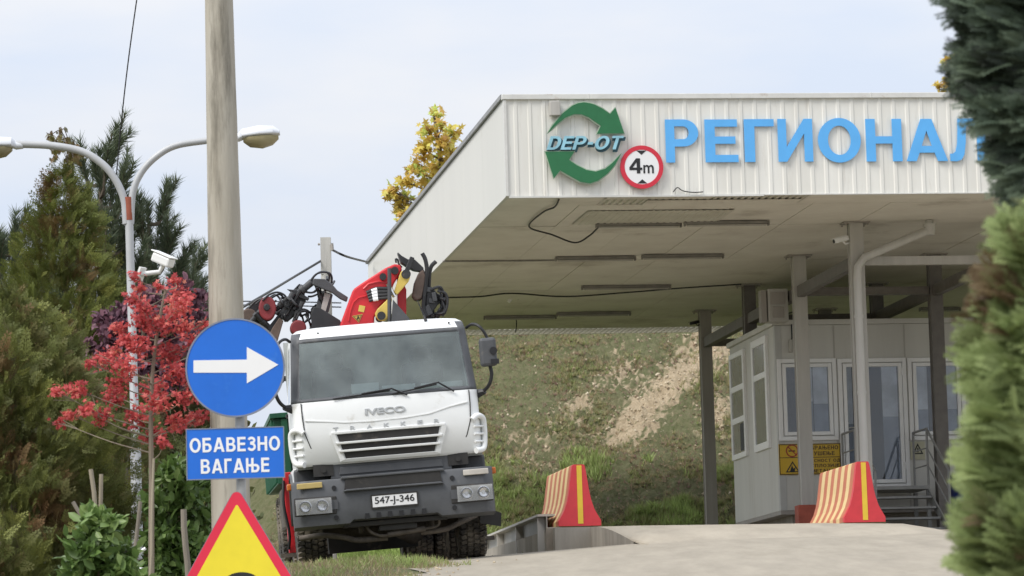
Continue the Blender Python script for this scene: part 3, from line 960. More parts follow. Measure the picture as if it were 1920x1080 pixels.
# grey electric box on the column over the cabin
q0 = LB(1442, 603, b0 + 4.5); q1 = LB(1477, 541, b0 + 4.5)
th = thing('electric_box', 'weathered grey box floodlight above the cabin corner', 'cabinet', CM @ Matrix.Translation(((q0.x + q1.x) / 2, q0.y, q0.z)))
wd = q1.x - q0.x; hg = q1.z - q0.z
h = MB(); h.span((-wd / 2, 0, 0), (wd / 2, 0.32, hg)); h.build('housing', m_steel2, th, bevel=0.012)
h = MB(); h.span((-wd / 2 + .03, -0.02, .28), (wd / 2 - .05, -0.002, hg - .06)); h.span((-wd / 2 + .06, -0.03, .06), (wd / 2 - .08, -0.002, .24)); h.build('cover', m_steel, th, bevel=0.006)
h = MB(); h.span((-wd / 2 - .11, .05, .0), (-wd / 2 - .02, .25, hg - .02)); h.build('side_plate', m_steel, th)
h = MB(); h.tube(bez([(wd / 2, .1, hg * .25), (wd / 2 + .12, .1, hg * .35), (wd / 2 + .2, .1, hg * .7), (wd / 2 + .22, .1, hg * .95)], 5), .012, 6); h.build('lead', m_dark, th)

# ------------------------------------------------------------------ fascia sign, logo and height limit
def fb(px, py):
    q = LB(px, py, -0.03); return (q.x, q.z)
m_blue_l = M('sky_blue_letter', (0.11, 0.43, 0.86), 0.4, var=0.06, scale=3)
sg_ = thing('fascia_lettering', 'large raised sky blue capital letters on the white canopy fascia', 'sign', CM)
for ch, xa, xb, ya, yb2 in (('Р', 1249, 1308, 224, 305), ('Е', 1323, 1382, 224, 304.5), ('Г', 1397, 1450, 223.5, 304), ('И', 1460, 1522, 223, 303.5), ('О', 1535, 1612, 222, 304.5), ('Н', 1625, 1689, 223, 303), ('А', 1700, 1774, 223, 302.5), ('Л', 1782, 1846, 222, 302)):
    a = fb(xa, yb2); b_ = fb(xb, ya)
    bold(ch, a[0], b_[0], a[1], b_[1], -0.045, m_blue_l, sg_, 0, 0.020, 'letter')
m_green = M('arrow_green', (0.018, 0.155, 0.055), 0.4, var=0.1)
m_rim = M('pale_rim', (0.45, 0.55, 0.42), 0.5)
lg = thing('company_logo', 'round green two-arrow emblem with pale blue slanted lettering on the fascia', 'logo', CM)
UPA = [(775, 207), (800, 170), (840, 122), (880, 90), (905, 79), (930, 75), (955, 79), (975, 85), (1010, 103), (1040, 124), (1062, 98), (1099, 206), (985, 207), (1001, 174), (985, 163), (950, 138), (920, 126), (890, 125), (855, 138), (820, 165), (795, 188)]
LOA = [(767, 283), (890, 282), (867, 318), (900, 340), (940, 360), (980, 367), (1020, 355), (1050, 330), (1088, 290), (1060, 340), (1030, 375), (990, 405), (955, 417), (915, 410), (870, 385), (830, 362), (803, 395)]
def z5(p): return (680 + p[0] / 2.25, 160 + p[1] / 2.25)
def grow(poly, d):
    out = []
    n = len(poly)
    A = sum(poly[i][0] * poly[(i + 1) % n][1] - poly[(i + 1) % n][0] * poly[i][1] for i in range(n))
    sgn = 1 if A > 0 else -1
    for i in range(n):
        p, q, r_ = Vector(poly[i - 1]), Vector(poly[i]), Vector(poly[(i + 1) % n])
        e1 = (q - p).normalized(); e2 = (r_ - q).normalized()
        nn = Vector((e1.y + e2.y, -e1.x - e2.x)) * sgn
        nn.normalize()
        out.append(tuple(q + nn * d))
    return out
for poly in (UPA, LOA):
    pl = [fb(*z5(p)) for p in poly]
    h = MB(); h.xz(grow(pl, 0.016), -0.10, -0.06); ao = h.build('arrow_rim', m_rim, lg)
    h = MB(); h.xz(pl, -0.112, -0.1005); h.build('arrow', m_green, ao)
a = fb(*z5((772, 276))); b_ = fb(*z5((1098, 217)))
m_lgb = M('logo_pale_blue', (0.32, 0.62, 0.74), 0.4); m_lgd = M('logo_dark_outline', (0.03, 0.10, 0.13), 0.5)
bold('DEP-OT', a[0] + .02, b_[0] + .02, a[1] - .022, b_[1] - .022, -0.085, m_lgd, lg, 0.3, 0.02, 'lettering_backing', .1, .05)  # darker, fatter copy of the letters, set behind and offset
bold('DEP-OT', a[0], b_[0], a[1], b_[1], -0.125, m_lgb, lg, 0.3, 0.035, 'lettering', .1)
q = fb(1039, 204)
h = MB(); h.span((q[0] - .075, -0.13, q[1] - .11), (q[0] + .075, -0.022, q[1] + .1))
o = h.build('junction_box', m_steel2, bevel=0.01); o.matrix_world = CM
tag(o, 'small pale grey box on the fascia above the green logo', 'box')
# height-limit disc
m_red = M('sign_red', (0.62, 0.025, 0.05), 0.4, var=0.06)
m_signw = M('sign_white', (0.80, 0.80, 0.80), 0.35, var=0.02)
q = fb(1202.5, 314)
hd = thing('height_limit_sign', 'round red-bordered white sign reading 4m on the canopy fascia', 'road sign', CM @ Matrix.Translation((q[0], -0.06, q[1])))
rad = 41.5 / 134.2
def disc(mb, r, y0, y1, n=56, r0=None):
    if r0 is None:
        mb.xz([(r * math.cos(2 * math.pi * i / n), r * math.sin(2 * math.pi * i / n)) for i in range(n)], y0, y1)
    else:
        vs = []
        for rr, y in ((r, y0), (r, y1), (r0, y0), (r0, y1)):
            vs += [(rr * math.cos(2 * math.pi * i / n), y, rr * math.sin(2 * math.pi * i / n)) for i in range(n)]
        fs = []
        for i in range(n):
            j = (i + 1) % n
            fs += [(i, j, n + j, n + i), (2 * n + i, 3 * n + i, 3 * n + j, 2 * n + j), (i, 2 * n + i, 2 * n + j, j), (n + i, n + j, 3 * n + j, 3 * n + i)]
        mb.add(vs, fs)
h = MB(); disc(h, rad - 0.004, -0.012, 0.012); h.build('plate', m_signw, hd)
h = MB(); disc(h, rad, -0.016, 0.014, 56, rad * 0.80); h.build('border', m_red, hd)
for s in (1, -1):
    h = MB(); h.xz([(-.07, s * .235), (.07, s * .235), (0, s * .175)], -0.016, -0.012); h.build('arrowhead', m_black, hd)
bold('4', -.18, .005, -.09, .125, -0.017, m_black, hd, 0, 0.004)
lettering('m', .02, .17, -.09, .03, -0.017, m_black, hd, 0.012, 0, 0.004)
# loose wire on fascia bottom
cable('fascia_wire', 'thin dark wire curling along the lower fascia edge under the sign', [Vector((fb(x_, y_)[0], -0.045, fb(x_, y_)[1])) for x_, y_ in ((1262, 360), (1270, 352), (1280, 358), (1300, 361), (1318, 360))], 0.008, m_dark)

# ------------------------------------------------------------------ weighbridge cabin
BF = 8.2
m_cab = M('cabin_grey_panel', (0.615, 0.604, 0.560), 0.5, var=0.07, scale=2, streak=True, grime=(0.464, 0.437, 0.381), gscale=2.5, gthr=0.56)
m_cabt = M('cabin_corner_trim', (0.50, 0.50, 0.48), 0.5, var=0.05)
m_pvc = M('white_window_plastic', (0.86, 0.86, 0.85), 0.35, var=0.03)
m_pane = glassmat('cabin_pane', (0.93, 0.95, 0.97), 0.92, 0.02, (0.3, 0.32, 0.34), 1.55)
m_paneside = glassmat('dusty_pane', (0.6, 0.62, 0.62), 0.25, 0.1, (0.30, 0.305, 0.30), 1.6)
m_room = M('dark_room', (0.05, 0.052, 0.055), 0.9)
m_blind = M('pale_blind', (0.80, 0.82, 0.85), 0.8, var=0.04)
m_refl_low = M('blue_grey_reflection', (0.36, 0.40, 0.47), 0.8, var=0.05)  # tone of the ground mirrored in the lower panes, put in as colour
m_blind2 = M('grey_blind', (0.11, 0.115, 0.12), 0.8, var=0.04)
ctl = LB(1452, 606, BF); cbl = LB(1458, 957, BF)
ca, cz0, cz1 = ctl.x, cbl.z, ctl.z
cdep = LA(1368, 649, ca).y
CX1 = ca + 4.6
cb = thing('weighbridge_cabin', 'grey panel office cabin with white framed windows and door under the canopy', 'cabin', CM)
h = MB(); h.span((ca, BF, cz0), (CX1, cdep, cz1 - 0.04)); h.build('wall', m_cab, cb)
seam = MB()
for px in (1565.5, 1698):
    q = LB(px, 700, BF)
    seam.span((q.x - .012, BF - .006, cz0), (q.x + .012, BF - .0005, cz1 - .05))
seam.build('panel_seam', m_steel2, cb)
h = MB(); h.span((ca - .008, BF - .012, cz0 - .004), (ca + .10, BF + .1, cz1 - .045)); h.build('corner_post', m_cabt, cb, bevel=0.004)
h = MB(); h.span((ca - .05, BF - .05, cz1 - .036), (CX1 + .05, cdep + .05, cz1 + .05)); h.build('roof', m_cab, cb, bevel=0.008)
h = MB(); h.span((ca - .004, BF - .004, cz0 - .07), (CX1, cdep, cz0 - .004)); h.build('base_frame', m_steel, cb)
h = MB(); h.span((ca + .25, BF + .3, -0.02), (CX1 - .2, cdep - .2, cz0 - .07)); h.build('plinth', m_wall, cb)
def front_fn(u, v, o): return (u, BF - o, v)
def side_fn(u, v, o): return (ca - o, u, v)
def boxf(mb, fn, u0, u1, v0, v1, t0, t1, mi=0):
    mb.prism([(u0, v0), (u1, v0), (u1, v1), (u0, v1)], fn, t0, t1, mi)
def ringf(mb, fn, u0, u1, v0, v1, w_, t0, t1):
    boxf(mb, fn, u0, u0 + w_, v0, v1, t0, t1); boxf(mb, fn, u1 - w_, u1, v0, v1, t0, t1)
    boxf(mb, fn, u0 + w_, u1 - w_, v0, v0 + w_, t0, t1); boxf(mb, fn, u0 + w_, u1 - w_, v1 - w_, v1, t0, t1)
def window(name, fn, u0, u1, v0, v1, blinds, pane=m_pane, sash=True, cuts=(), fw_=0.07):
    h = MB(); ringf(h, fn, u0, u1, v0, v1, fw_, -0.01, 0.05)
    if sash:
        ringf(h, fn, u0 + fw_ + .012, u1 - fw_ - .012, v0 + fw_ + .012, v1 - fw_ - .012, .06, -0.01, 0.065)
    for c_ in cuts:
        boxf(h, fn, u0 + fw_, u1 - fw_, c_ - .05, c_ + .05, -0.01, 0.045)
    wo = h.build(name, m_pvc, cb, bevel=0.006)
    i_ = fw_ + (.06 if sash else 0)
    h = MB(); boxf(h, fn, u0 + i_ - .02, u1 - i_ + .02, v0 + i_ - .02, v1 - i_ + .02, 0.001, 0.004); h.build('room_backing', m_room, wo)
    W_ = u1 - u0 - 2 * i_
    for (f0, f1, mt, *low) in blinds:
        vs_ = v0 + i_ - .01 + (v1 - v0 - 2 * i_) * (low[0] if low else 0)
        h = MB(); boxf(h, fn, u0 + i_ + W_ * f0, u0 + i_ + W_ * f1, vs_, v1 - i_ + .01, 0.008, 0.012); h.build('blind', mt, wo)
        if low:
            h = MB(); boxf(h, fn, u0 + i_ + W_ * f0, u0 + i_ + W_ * f1, v0 + i_ - .01, vs_ - .004, 0.006, 0.010); h.build('lower_reflection', m_refl_low, wo)  # flat sheet standing for the darker reflection across the lower pane
    h = MB(); boxf(h, fn, u0 + i_ - .005, u1 - i_ + .005, v0 + i_ - .005, v1 - i_ + .005, 0.028, 0.034); h.build('pane', pane, wo)
    return wo
def fr(px0, py0, px1, py1):
    a = LB(px0, py1, BF); b_ = LB(px1, py0, BF); return a.x, b_.x, a.z, b_.z
u0, u1, v0, v1 = fr(1461, 672, 1566, 827)
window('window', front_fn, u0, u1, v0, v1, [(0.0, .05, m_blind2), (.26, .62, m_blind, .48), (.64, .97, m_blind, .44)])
u0, u1, v0, v1 = fr(1706, 670, 1806, 826)
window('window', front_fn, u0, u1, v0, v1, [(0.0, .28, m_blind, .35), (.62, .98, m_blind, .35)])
u0, u1, v0, v1 = fr(1578, 671, 1697, 917)
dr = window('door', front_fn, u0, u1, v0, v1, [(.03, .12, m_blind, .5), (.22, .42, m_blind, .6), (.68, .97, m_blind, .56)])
h = MB(); hx = u0 + .16
h.cyl((hx, BF - .065, v0 + 1.0), (hx, BF - .10, v0 + 1.0), .012, 8); h.cyl((hx, BF - .10, v0 + 1.0), (hx + .11, BF - .10, v0 + 1.0), .011, 8); h.build('handle', m_steel2, dr, smooth=True)
h = MB()
for z in (v0 + .3, v0 + 1.85): h.cyl((u1 - .085, BF - .075, z), (u1 - .085, BF - .075, z + .12), .013, 8)
h.build('hinge', m_pvc, dr)
def sd_(px0, py0, px1, py1, px2, py2):
    a = LA(px0, py0, ca); b_ = LA(px1, py1, ca); c_ = LA(px2, py2, ca)
    return min(a.y, b_.y), max(a.y, b_.y), c_.z, a.z
y0_, y1_, z0_, z1_ = sd_(1371, 667, 1397, 656, 1373, 866)
wo = window('side_window', side_fn, y0_, y1_, z0_, z1_, [], m_paneside, False, [z0_ + (z1_ - z0_) * .36, z0_ + (z1_ - z0_) * .66], .09)
h = MB(); boxf(h, side_fn, y0_ + .10, y0_ + (y1_ - y0_) * .38, z0_ + .12, z0_ + (z1_ - z0_) * .32, .036, .04); h.build('open_gap', m_dark, wo)
y0_, y1_, z0_, z1_ = sd_(1412, 642, 1439, 630, 1417, 850)
window('side_window', side_fn, y0_, y1_, z0_, z1_, [], m_paneside, False, [z0_ + (z1_ - z0_) * .66], .12)
# yellow hazard notice
m_yel = M('notice_yellow', (0.66, 0.42, 0.02), 0.45, var=0.06)
m_nred = M('notice_red_brown', (0.42, 0.05, 0.02), 0.5)
u0, u1, v0, v1 = fr(1461, 831, 1575, 891)
ns = thing('hazard_notice', 'yellow two-row notice with no smoking and explosion warnings under cabin window', 'sign', CM @ Matrix.Translation((u0, BF - .02, v0)))
W_, H_ = u1 - u0, v1 - v0
h = MB(); h.span((0, -.012, 0), (W_, .012, H_)); h.build('plate', m_yel, ns, bevel=0.003)
h = MB(); h.span((0.01, -.0145, H_ * .545), (W_ - .01, -.0122, H_ * .565)); ringf(h, lambda u, v, o: (u, -o, v), 0.005, W_ - .005, .005, H_ - .005, .012, .0122, .0145); h.build('frame_line', m_black, ns)
cx_, cz_ = W_ * .215, H_ * .775
rg = MB()
disc(rg, .105, -.0150, -.0122, 32, .085)
rg.v = [(x_ + cx_, y_, z_ + cz_) for x_, y_, z_ in rg.v]
rg.box((cx_, -.0135, cz_), (.19, .0024, .018), Matrix.Rotation(R(45), 3, 'Y')); rg.build('prohibition_ring', m_nred, ns)
h = MB(); h.span((cx_ - .06, -.0142, cz_ - .012), (cx_ + .05, -.0125, cz_ + .008)); h.build('cigarette', m_black, ns)
h = MB(); tri = [(W_ * .10, H_ * .08), (W_ * .33, H_ * .08), (W_ * .215, H_ * .44)]
ctr = (sum(p[0] for p in tri) / 3, sum(p[1] for p in tri) / 3)
inn = [(c_[0] * .72 + ctr[0] * .28, c_[1] * .72 + ctr[1] * .28) for c_ in tri]
for i in range(3):
    j = (i + 1) % 3
    h.xz([tri[i], tri[j], inn[j], inn[i]], -.0150, -.0122)
h.xz([(ctr[0] - .05, ctr[1] - .05), (ctr[0] - .01, ctr[1] + .06), (ctr[0] + .01, ctr[1]), (ctr[0] + .05, ctr[1] + .02), (ctr[0] + .03, ctr[1] - .05)], -.0150, -.0122)
h.build('warning_triangle', m_black, ns)
m_txt = M('notice_text', (0.10, 0.055, 0.01), 0.5)
for tx, a0, a1, c0_, c1_ in (('ЗАБРАЊЕНО', .40, .96, .80, .93), ('ПУШЕЊЕ', .50, .90, .615, .745), ('ОПАСНОСТ ОД', .385, .985, .395, .50), ('ЕКСПЛОЗИЈЕ', .40, .975, .23, .335), ('МЕТАНА', .52, .88, .06, .17)):
    bold(tx, W_ * a0, W_ * a1, H_ * c0_, H_ * c1_, -.0150, m_txt, ns, 0, .003, 'lettering', .16)
# small white warning sticker
u0, u1, v0, v1 = fr(1708, 828, 1733, 862)
ns = thing('warning_sticker', 'small white and yellow warning triangle sticker beside the cabin door', 'sign', CM @ Matrix.Translation((u0, BF - .012, v0)))
W_, H_ = u1 - u0, v1 - v0
h = MB(); h.span((0, -.006, 0), (W_, .008, H_)); h.build('plate', M('sticker_pale', (0.6, 0.58, 0.42), .5), ns)
h = MB()
tri = [(W_ * .12, H_ * .3), (W_ * .88, H_ * .3), (W_ * .5, H_ * .92)]
ctr = (W_ * .5, H_ * .5); inn = [(c_[0] * .65 + ctr[0] * .35, c_[1] * .65 + ctr[1] * .35) for c_ in tri]
for i in range(3):
    j = (i + 1) % 3; h.xz([tri[i], tri[j], inn[j], inn[i]], -.009, -.0062)
h.span((W_ * .46, -.009, H_ * .4), (W_ * .54, -.0062, H_ * .65)); h.build('triangle', m_black, ns)
# wall lamp lead hanging beside the first window
q0 = LB(1484, 608, BF - .05); 
th = thing('wall_fitting', 'small grey fitting hanging on a lead at the cabin corner', 'lamp', CM)
h = MB(); h.tube([q0, q0 + Vector((0, 0, -.22)), q0 + Vector((-.03, 0, -.34))], .012, 6); h.build('lead', m_dark, th)
h = MB(); h.tube([q0 + Vector((-.01, 0, -.26)), q0 + Vector((-.035, -.02, -.46))], .035, 8); h.build('fitting', m_steel2, th, smooth=True)
# steel steps with railings
m_step = M('grey_step_steel', (0.30, 0.30, 0.29), 0.55, var=0.15)
st = thing('steel_steps', 'grey steel steps with tube railings leading up to the cabin door', 'steps', CM)
lz = LB(1640, 919, BF).z; lx0 = LB(1578, 900, BF).x; lx1 = LB(1713, 900, BF).x
LN = BF - 1.05
h = MB(); h.span((lx0, LN, lz - .06), (lx1, BF - .07, lz)); h.build('landing', m_step, st, bevel=0.004)
nt_ = 5; rise = (lz - 0.0) / (nt_ + 0.0)
for k in range(1, nt_):
    h = MB(); h.span((lx0 + .05, LN - .27 * k, lz - rise * k - .035), (lx1 - .05, LN - .27 * (k - 1) + .02, lz - rise * k)); h.build('tread', m_step, st, bevel=0.003)
for xx in (lx0 + .01, lx1 - .01):
    h = MB()
    h.prism([(LN + .02, lz - .065), (LN + .02, lz - .26), (LN - .27 * nt_ + .05, 0.0), (LN - .27 * nt_ - .05, 0.0), (LN - .27 * nt_ - .05, .06)], lambda a, b__, t_: (t_, a, b__), xx - .012, xx + .012)
    h.span((xx - .03, LN + .05, 0), (xx + .03, LN + .11, lz - .07)); h.span((xx - .03, BF - .16, 0), (xx + .03, BF - .1, lz - .07))
    h.build('stringer', m_step, st)
    h = MB(); r_ = .02; tz = lz + .92
    ya, yb2, yc = BF - .12, LN + .04, LN - .27 * (nt_ - .4)
    zc = .16 + .92
    for f in (1, .66, .36):
        h.tube([(xx, ya, lz + .92 * f), (xx, yb2, lz + .92 * f), (xx, yc, .16 + .92 * f)], r_ if f == 1 else .012, 8)
    h.cyl((xx, ya, lz), (xx, ya, tz), r_, 8); h.cyl((xx, yb2, lz), (xx, yb2, tz), r_, 8); h.cyl((xx, yc, 0.05), (xx, yc, zc), r_, 8)
    h.build('railing', m_step, st)
# blue bin at the right of the steps
m_bluep = M('blue_plastic', (0.02, 0.045, 0.26), 0.4)
q = LB(1806, 893, 7.4); 
bn = thing('blue_bin', 'dark blue plastic bin beside the steel steps, half behind the near conifer', 'bin', CM @ Matrix.Translation((q.x, 7.4, q.z - .62)))
h = MB(); h.lathe([(.02, 0), (.22, 0), (.27, .55), (.29, .56), (.29, .60), (.26, .60), (.24, .1), (.02, .1)], (0, 0, 0), (0, 0, 1), 24); h.build('body', m_bluep, bn, smooth=True)
h = MB(); h.lathe([(.0, .66), (.2, .64), (.295, .61), (.295, .585), (.3, .585), (.3, .615), (.2, .655), (.0, .675)], (0, 0, 0), (0, 0, 1), 24); h.build('lid', m_bluep, bn, smooth=True)
h = MB(); h.span((-.2, -.2, -q.z + .62 + .0), (.2, .2, -.001)); h.build('stand', m_wall, bn)
# red painted footing at the second column
q0 = LB(1498, 980, b0 + 3.6); q1 = LB(1530, 946, b0 + 3.6)
h = MB(); h.span((q0.x, b0 + 3.6, 0.005), (q1.x, b0 + 3.89, q1.z))
o = h.build('red_footing', M('worn_red_paint', (0.45, 0.10, 0.06), .7, var=.2, grime=(.3, .25, .2), gscale=6, gthr=.6), bevel=.012); o.matrix_world = CM
tag(o, 'worn red painted concrete block at the foot of a pale column', 'block')

# ------------------------------------------------------------------ jersey barriers
m_jred = M('barrier_red', (0.600, 0.039, 0.050), 0.5, var=0.10, grime=(0.360, 0.132, 0.110), gscale=5, gthr=.62)
m_jyel = M('barrier_yellow', (0.72, 0.50, 0.04), 0.5, var=0.08)
m_jsr = M('barrier_faded_red', (0.52, 0.17, 0.09), 0.6, var=0.12)
m_jsy = M('barrier_faded_yellow', (0.72, 0.55, 0.27), 0.6, var=0.08, grime=(.4, .33, .22), gscale=4, gthr=.64)
m_moss = M('mossy_concrete', (0.22, 0.2, 0.13), .9, c2=(.13, .15, .06), var=.2)
def jersey(px, py, Y, lab, s=1.0):
    q = P(px, py, Y)
    th = thing('jersey_barrier', lab, 'barrier', Matrix.Translation(q) @ Matrix.Rotation(YAW, 4, 'Z') @ Matrix.Scale(s, 4), 'red and yellow barriers on the weighbridge')
    half = [(.29, 0), (.29, .07), (.26, .12), (.205, .22), (.165, .34), (.14, .46), (.12, .6), (.10, .74), (.085, .82), (.07, .835)]
    prof = half + [(-a, b_) for a, b_ in reversed(half)]
    LNG = 2.3
    nb = 23
    h = MB(); n = len(prof)
    vs = []
    for i in range(nb + 1):
        y = LNG * i / nb
        vs += [(a, y, b_) for a, b_ in prof]
    h.v = [tuple(v_) for v_ in vs]
    for i in range(nb):
        for j in range(n):
            k2 = (j + 1) % n
            h.f.append((i * n + j, i * n + k2, (i + 1) * n + k2, (i + 1) * n + j))
            low_ = j in (0, n - 2)
            # stripes lean: shift the colour with height
            hgt = prof[j][1] + prof[k2][1]
            ph = (i + 0.0) / nb * 5.6 
            h.m.append(0 if i == 0 else (1 if int(ph * 2) % 2 == 0 else 2))
    h.f.append(tuple(range(n))); h.m.append(0)
    h.f.append(tuple(range(nb * n, nb * n + n))); h.m.append(0)
    bo = h.build('body', [m_jred, m_jsr, m_jsy], th, bevel=0)
    for y_, sgn in ((-.004, 1), (LNG + .004, -1)):
        h = MB(); h.xz([(-.028, .03), (.045, .03), (.040, .822), (-.028, .822)], y_, y_ + sgn * .003); h.build('stripe', m_jyel, th)
    h = MB()
    h.span((-.3, .02, -.06), (.3, LNG - .02, .004)); h.build('foot', m_moss, th)
    return th
jersey(1088, 986, 50.75, 'striped concrete barrier at the left edge of the ramp, before the grassy bank')
jersey(1622, 979, 51.4, 'striped concrete barrier in front of the cabin steps and downpipe')
# steel side girder of the weighbridge, running back on the left
m_gird = M('galvanised_girder', (0.36, 0.355, 0.33), 0.5, var=0.12, scale=3, streak=True, grime=(.22, .16, .12), gscale=3, gthr=.64)
g0 = P(1024, 968, 51.2); g1 = P(912, 1013, 59.0)
th = thing('side_girder', 'grey steel weighbridge girder with upright ribs beside the truck wheel', 'girder')
dv = (g1 - g0); hv_ = Vector((dv.x, dv.y, 0)).normalized(); nv_ = Vector((-hv_.y, hv_.x, 0))
def gp(t_, dz, off): return g0 + dv * t_ + Vector((0, 0, dz)) + nv_ * off
h = MB()
vs = [gp(0, 0, 0), gp(1, 0, 0), gp(1, -.9, 0), gp(0, -.9, 0)]; vs2 = [v_ - nv_ * .015 for v_ in vs]
h.add(vs + vs2, [(0, 1, 2, 3), (7, 6, 5, 4), (0, 4, 5, 1), (1, 5, 6, 2), (2, 6, 7, 3), (3, 7, 4, 0)]); h.build('web', m_gird, th)
h = MB()
vs = [gp(-.0, .0, .12), gp(1, .0, .12), gp(1, .0, -.12), gp(0, .0, -.12)]; vs2 = [v_ + Vector((0, 0, .03)) for v_ in vs]
h.add(vs + vs2, [(0, 1, 2, 3), (7, 6, 5, 4), (0, 4, 5, 1), (1, 5, 6, 2), (2, 6, 7, 3), (3, 7, 4, 0)]); h.build('flange', m_steel2, th)
for t_ in (.02, .36, .68, .97):
    h = MB(); c_ = gp(t_, -.45, .055)
    h.box(c_, (.10, .05, .88), Matrix.Rotation(math.atan2(nv_.y, nv_.x), 3, 'Z')); h.build('rib', m_steel2, th)
# wooden block under the barrier
q = P(1038, 1008, 50.6)
h = MB(); h.span((q.x - .1, q.y, q.z - .25), (q.x + .06, q.y + .6, q.z + .14))
tag(h.build('timber_block', M('weathered_timber', (.30, .26, .21), .9, var=.2), bevel=.01), 'weathered pale block wedged under the left barrier beside the girder', 'block')

# ------------------------------------------------------------------ road signs on their post
SY = 23.1
m_sblue = M('sign_blue', (0.010, 0.145, 0.64), 0.35, var=0.07, scale=3, grime=(0.03, 0.17, 0.60), gscale=7, gthr=.58)
m_galv = M('galvanised_post', (0.42, 0.42, 0.41), 0.45, 0.3, var=0.1)
m_syel = M('sign_yellow', (0.80, 0.66, 0.03), 0.38, var=0.05, grime=(.68, .55, .06), gscale=7, gthr=.6)
m_sred = M('sign_border_red', (0.68, 0.022, 0.06), 0.38, var=0.04)
def plane_root(px, py, Y, name, lab, cat, grp=None):
    q = P(px, py, Y)
    return thing(name, lab, cat, Matrix.Translation(q), grp), q
def pl_pts(pts, q, Y):
    out = []
    for px, py in pts:
        v_ = P(px, py, Y) - q
        out.append((v_.x, v_.z))
    return out
pq = P(447, 640, SY + .06)
po = thing('sign_post', 'galvanised steel post carrying the two blue signs and yellow triangle', 'post', Matrix.Translation((pq.x, SY + .06, ground_z(pq.x, SY))))
h = MB(); h.cyl((0, 0, -.3), (0, 0, pq.z - ground_z(pq.x, SY) + .12), .030, 16); h.build('tube', m_galv, po, smooth=True)
th, q = plane_root(441, 689.5, SY, 'direction_sign', 'round blue sign with a white arrow pointing right', 'road sign')
rad = 92.5 / F * SY
h = MB(); disc(h, rad, -.006, .004, 96); h.build('plate', m_sblue, th)
h = MB(); disc(h, rad + .004, -.009, .012, 96, rad - .006); h.build('rim', M('sign_grey_rim', (.22, .25, .33), .5), th)
h = MB(); h.xz(pl_pts([(363, 676), (463, 674.5), (463, 651), (522, 684), (463, 719), (463, 699), (363, 699)], q, SY), -.0085, -.0062); h.build('arrow', m_signw, th)
h = MB()
for z in (.15, -.15): h.span((-.02, .004, z - .02), (.06, .035, z + .02))
h.build('clamp', m_galv, th)
th, q = plane_root(441.5, 850, SY, 'text_sign', 'rectangular blue sign with two lines of white capital letters below the arrow sign', 'road sign')
W2 = 91.5 / F * SY; H2 = 47.5 / F * SY
h = MB(); h.span((-W2, -.006, -H2), (W2, .006, H2)); h.build('plate', m_sblue, th, bevel=.003)
h = MB(); ringf(h, lambda u, v, o: (u, -o, v), -W2 - .003, W2 + .003, -H2 - .003, H2 + .003, .006, .0, .009); h.build('rim', MATS['sign_grey_rim'], th)
for body, xa, xb, ya, yb2 in (('ОБАВЕЗНО', 356, 525, 818.5, 846), ('ВАГАЊЕ', 377, 505, 858.5, 886)):
    a = pl_pts([(xa, yb2 + 1.5), (xb, ya + .5)], q, SY)
    zc = (a[0][1] + a[1][1]) / 2; hh = 27.0 / F * SY / 2
    bold(body, a[0][0], a[1][0], zc - hh, zc + hh, -.0085, m_signw, th, 0, .0022, 'lettering', .14)
h = MB()
for z in (.07, -.07): h.span((-.02, .006, z - .018), (.06, .036, z + .018))
h.build('clamp', m_galv, th)
th, q = plane_root(443.5, 912, SY, 'warning_sign', 'yellow triangular warning sign with a wide red border below the blue signs', 'road sign')
def rtri(side, rr, zt):
    """rounded triangle with its tip at z = zt"""
    hgt = side * math.sqrt(3) / 2
    cs = [(0, zt - 2 * rr), (-side / 2 + rr * 1.732, zt - 2 * rr - (hgt - 3 * rr)), (side / 2 - rr * 1.732, zt - 2 * rr - (hgt - 3 * rr))]
    out = []
    for (cx, cz), a0 in zip(cs, (30, 150, 270)):
        for i in range(9):
            a = R(a0 + 120 * i / 8)
            out.append((cx + rr * math.cos(a), cz + rr * math.sin(a)))
    return out
SD = .93
h = MB(); h.xz(rtri(SD, .035, .0), -.006, .006); h.build('plate', m_sred, th)
h = MB(); h.xz(rtri(SD + .012, .04, .006), -.004, .009); h.build('rim', MATS['sign_grey_rim'], th)
h = MB(); h.xz(rtri(SD * .665, .008, -.108), -.0088, -.0064); h.build('panel', m_syel, th)
zt = (P(450, 1073, SY) - q).z
h = MB(); h.xz([(.02 + .12 * math.cos(a), zt - .08 + .08 * math.sin(a)) for a in lin(0, math.pi, 24)] + [(-.10, zt - .16), (.14, zt - .16)], -.0112, -.0089); h.build('symbol', m_black, th)

# ------------------------------------------------------------------ poles, lamps, wires
m_conc = M('weathered_pole_concrete', (0.44, 0.41, 0.35), .9, var=.16, scale=7, c2=(.30, .27, .215), bump=.6, streak=True, grime=(.17, .155, .125), gscale=6, gthr=.53)
m_conc2 = M('pale_pole_concrete', (0.52, 0.51, 0.48), .9, var=.12, scale=4, streak=True, grime=(.35, .33, .3), gscale=4, gthr=.6)
def pole_line(pxa, pya, pxb, pyb, Y):
    a = P(pxa, pya, Y); b_ = P(pxb, pyb, Y)
    gz = ground_z(b_.x, Y)
    d = (a - b_)
    foot_ = b_ + d * ((gz - .3 - b_.z) / d.z)
    return foot_, a, d
f_, a_, d_ = pole_line(410.5, 0, 424.5, 600, 28.0)
top_ = a_ + d_ * .35
th = thing('concrete_pole', 'thick weathered round concrete utility pole behind the blue signs', 'utility pole')
h = MB(); nseg = 24
pth = [f_.lerp(top_, i / nseg) for i in range(nseg + 1)]
def rad_at(p):
    t_ = (p.z - P(424.5, 600, 28).z) / (a_.z - P(424.5, 600, 28).z)
    return (33 - 6.3 * t_) / F * 28
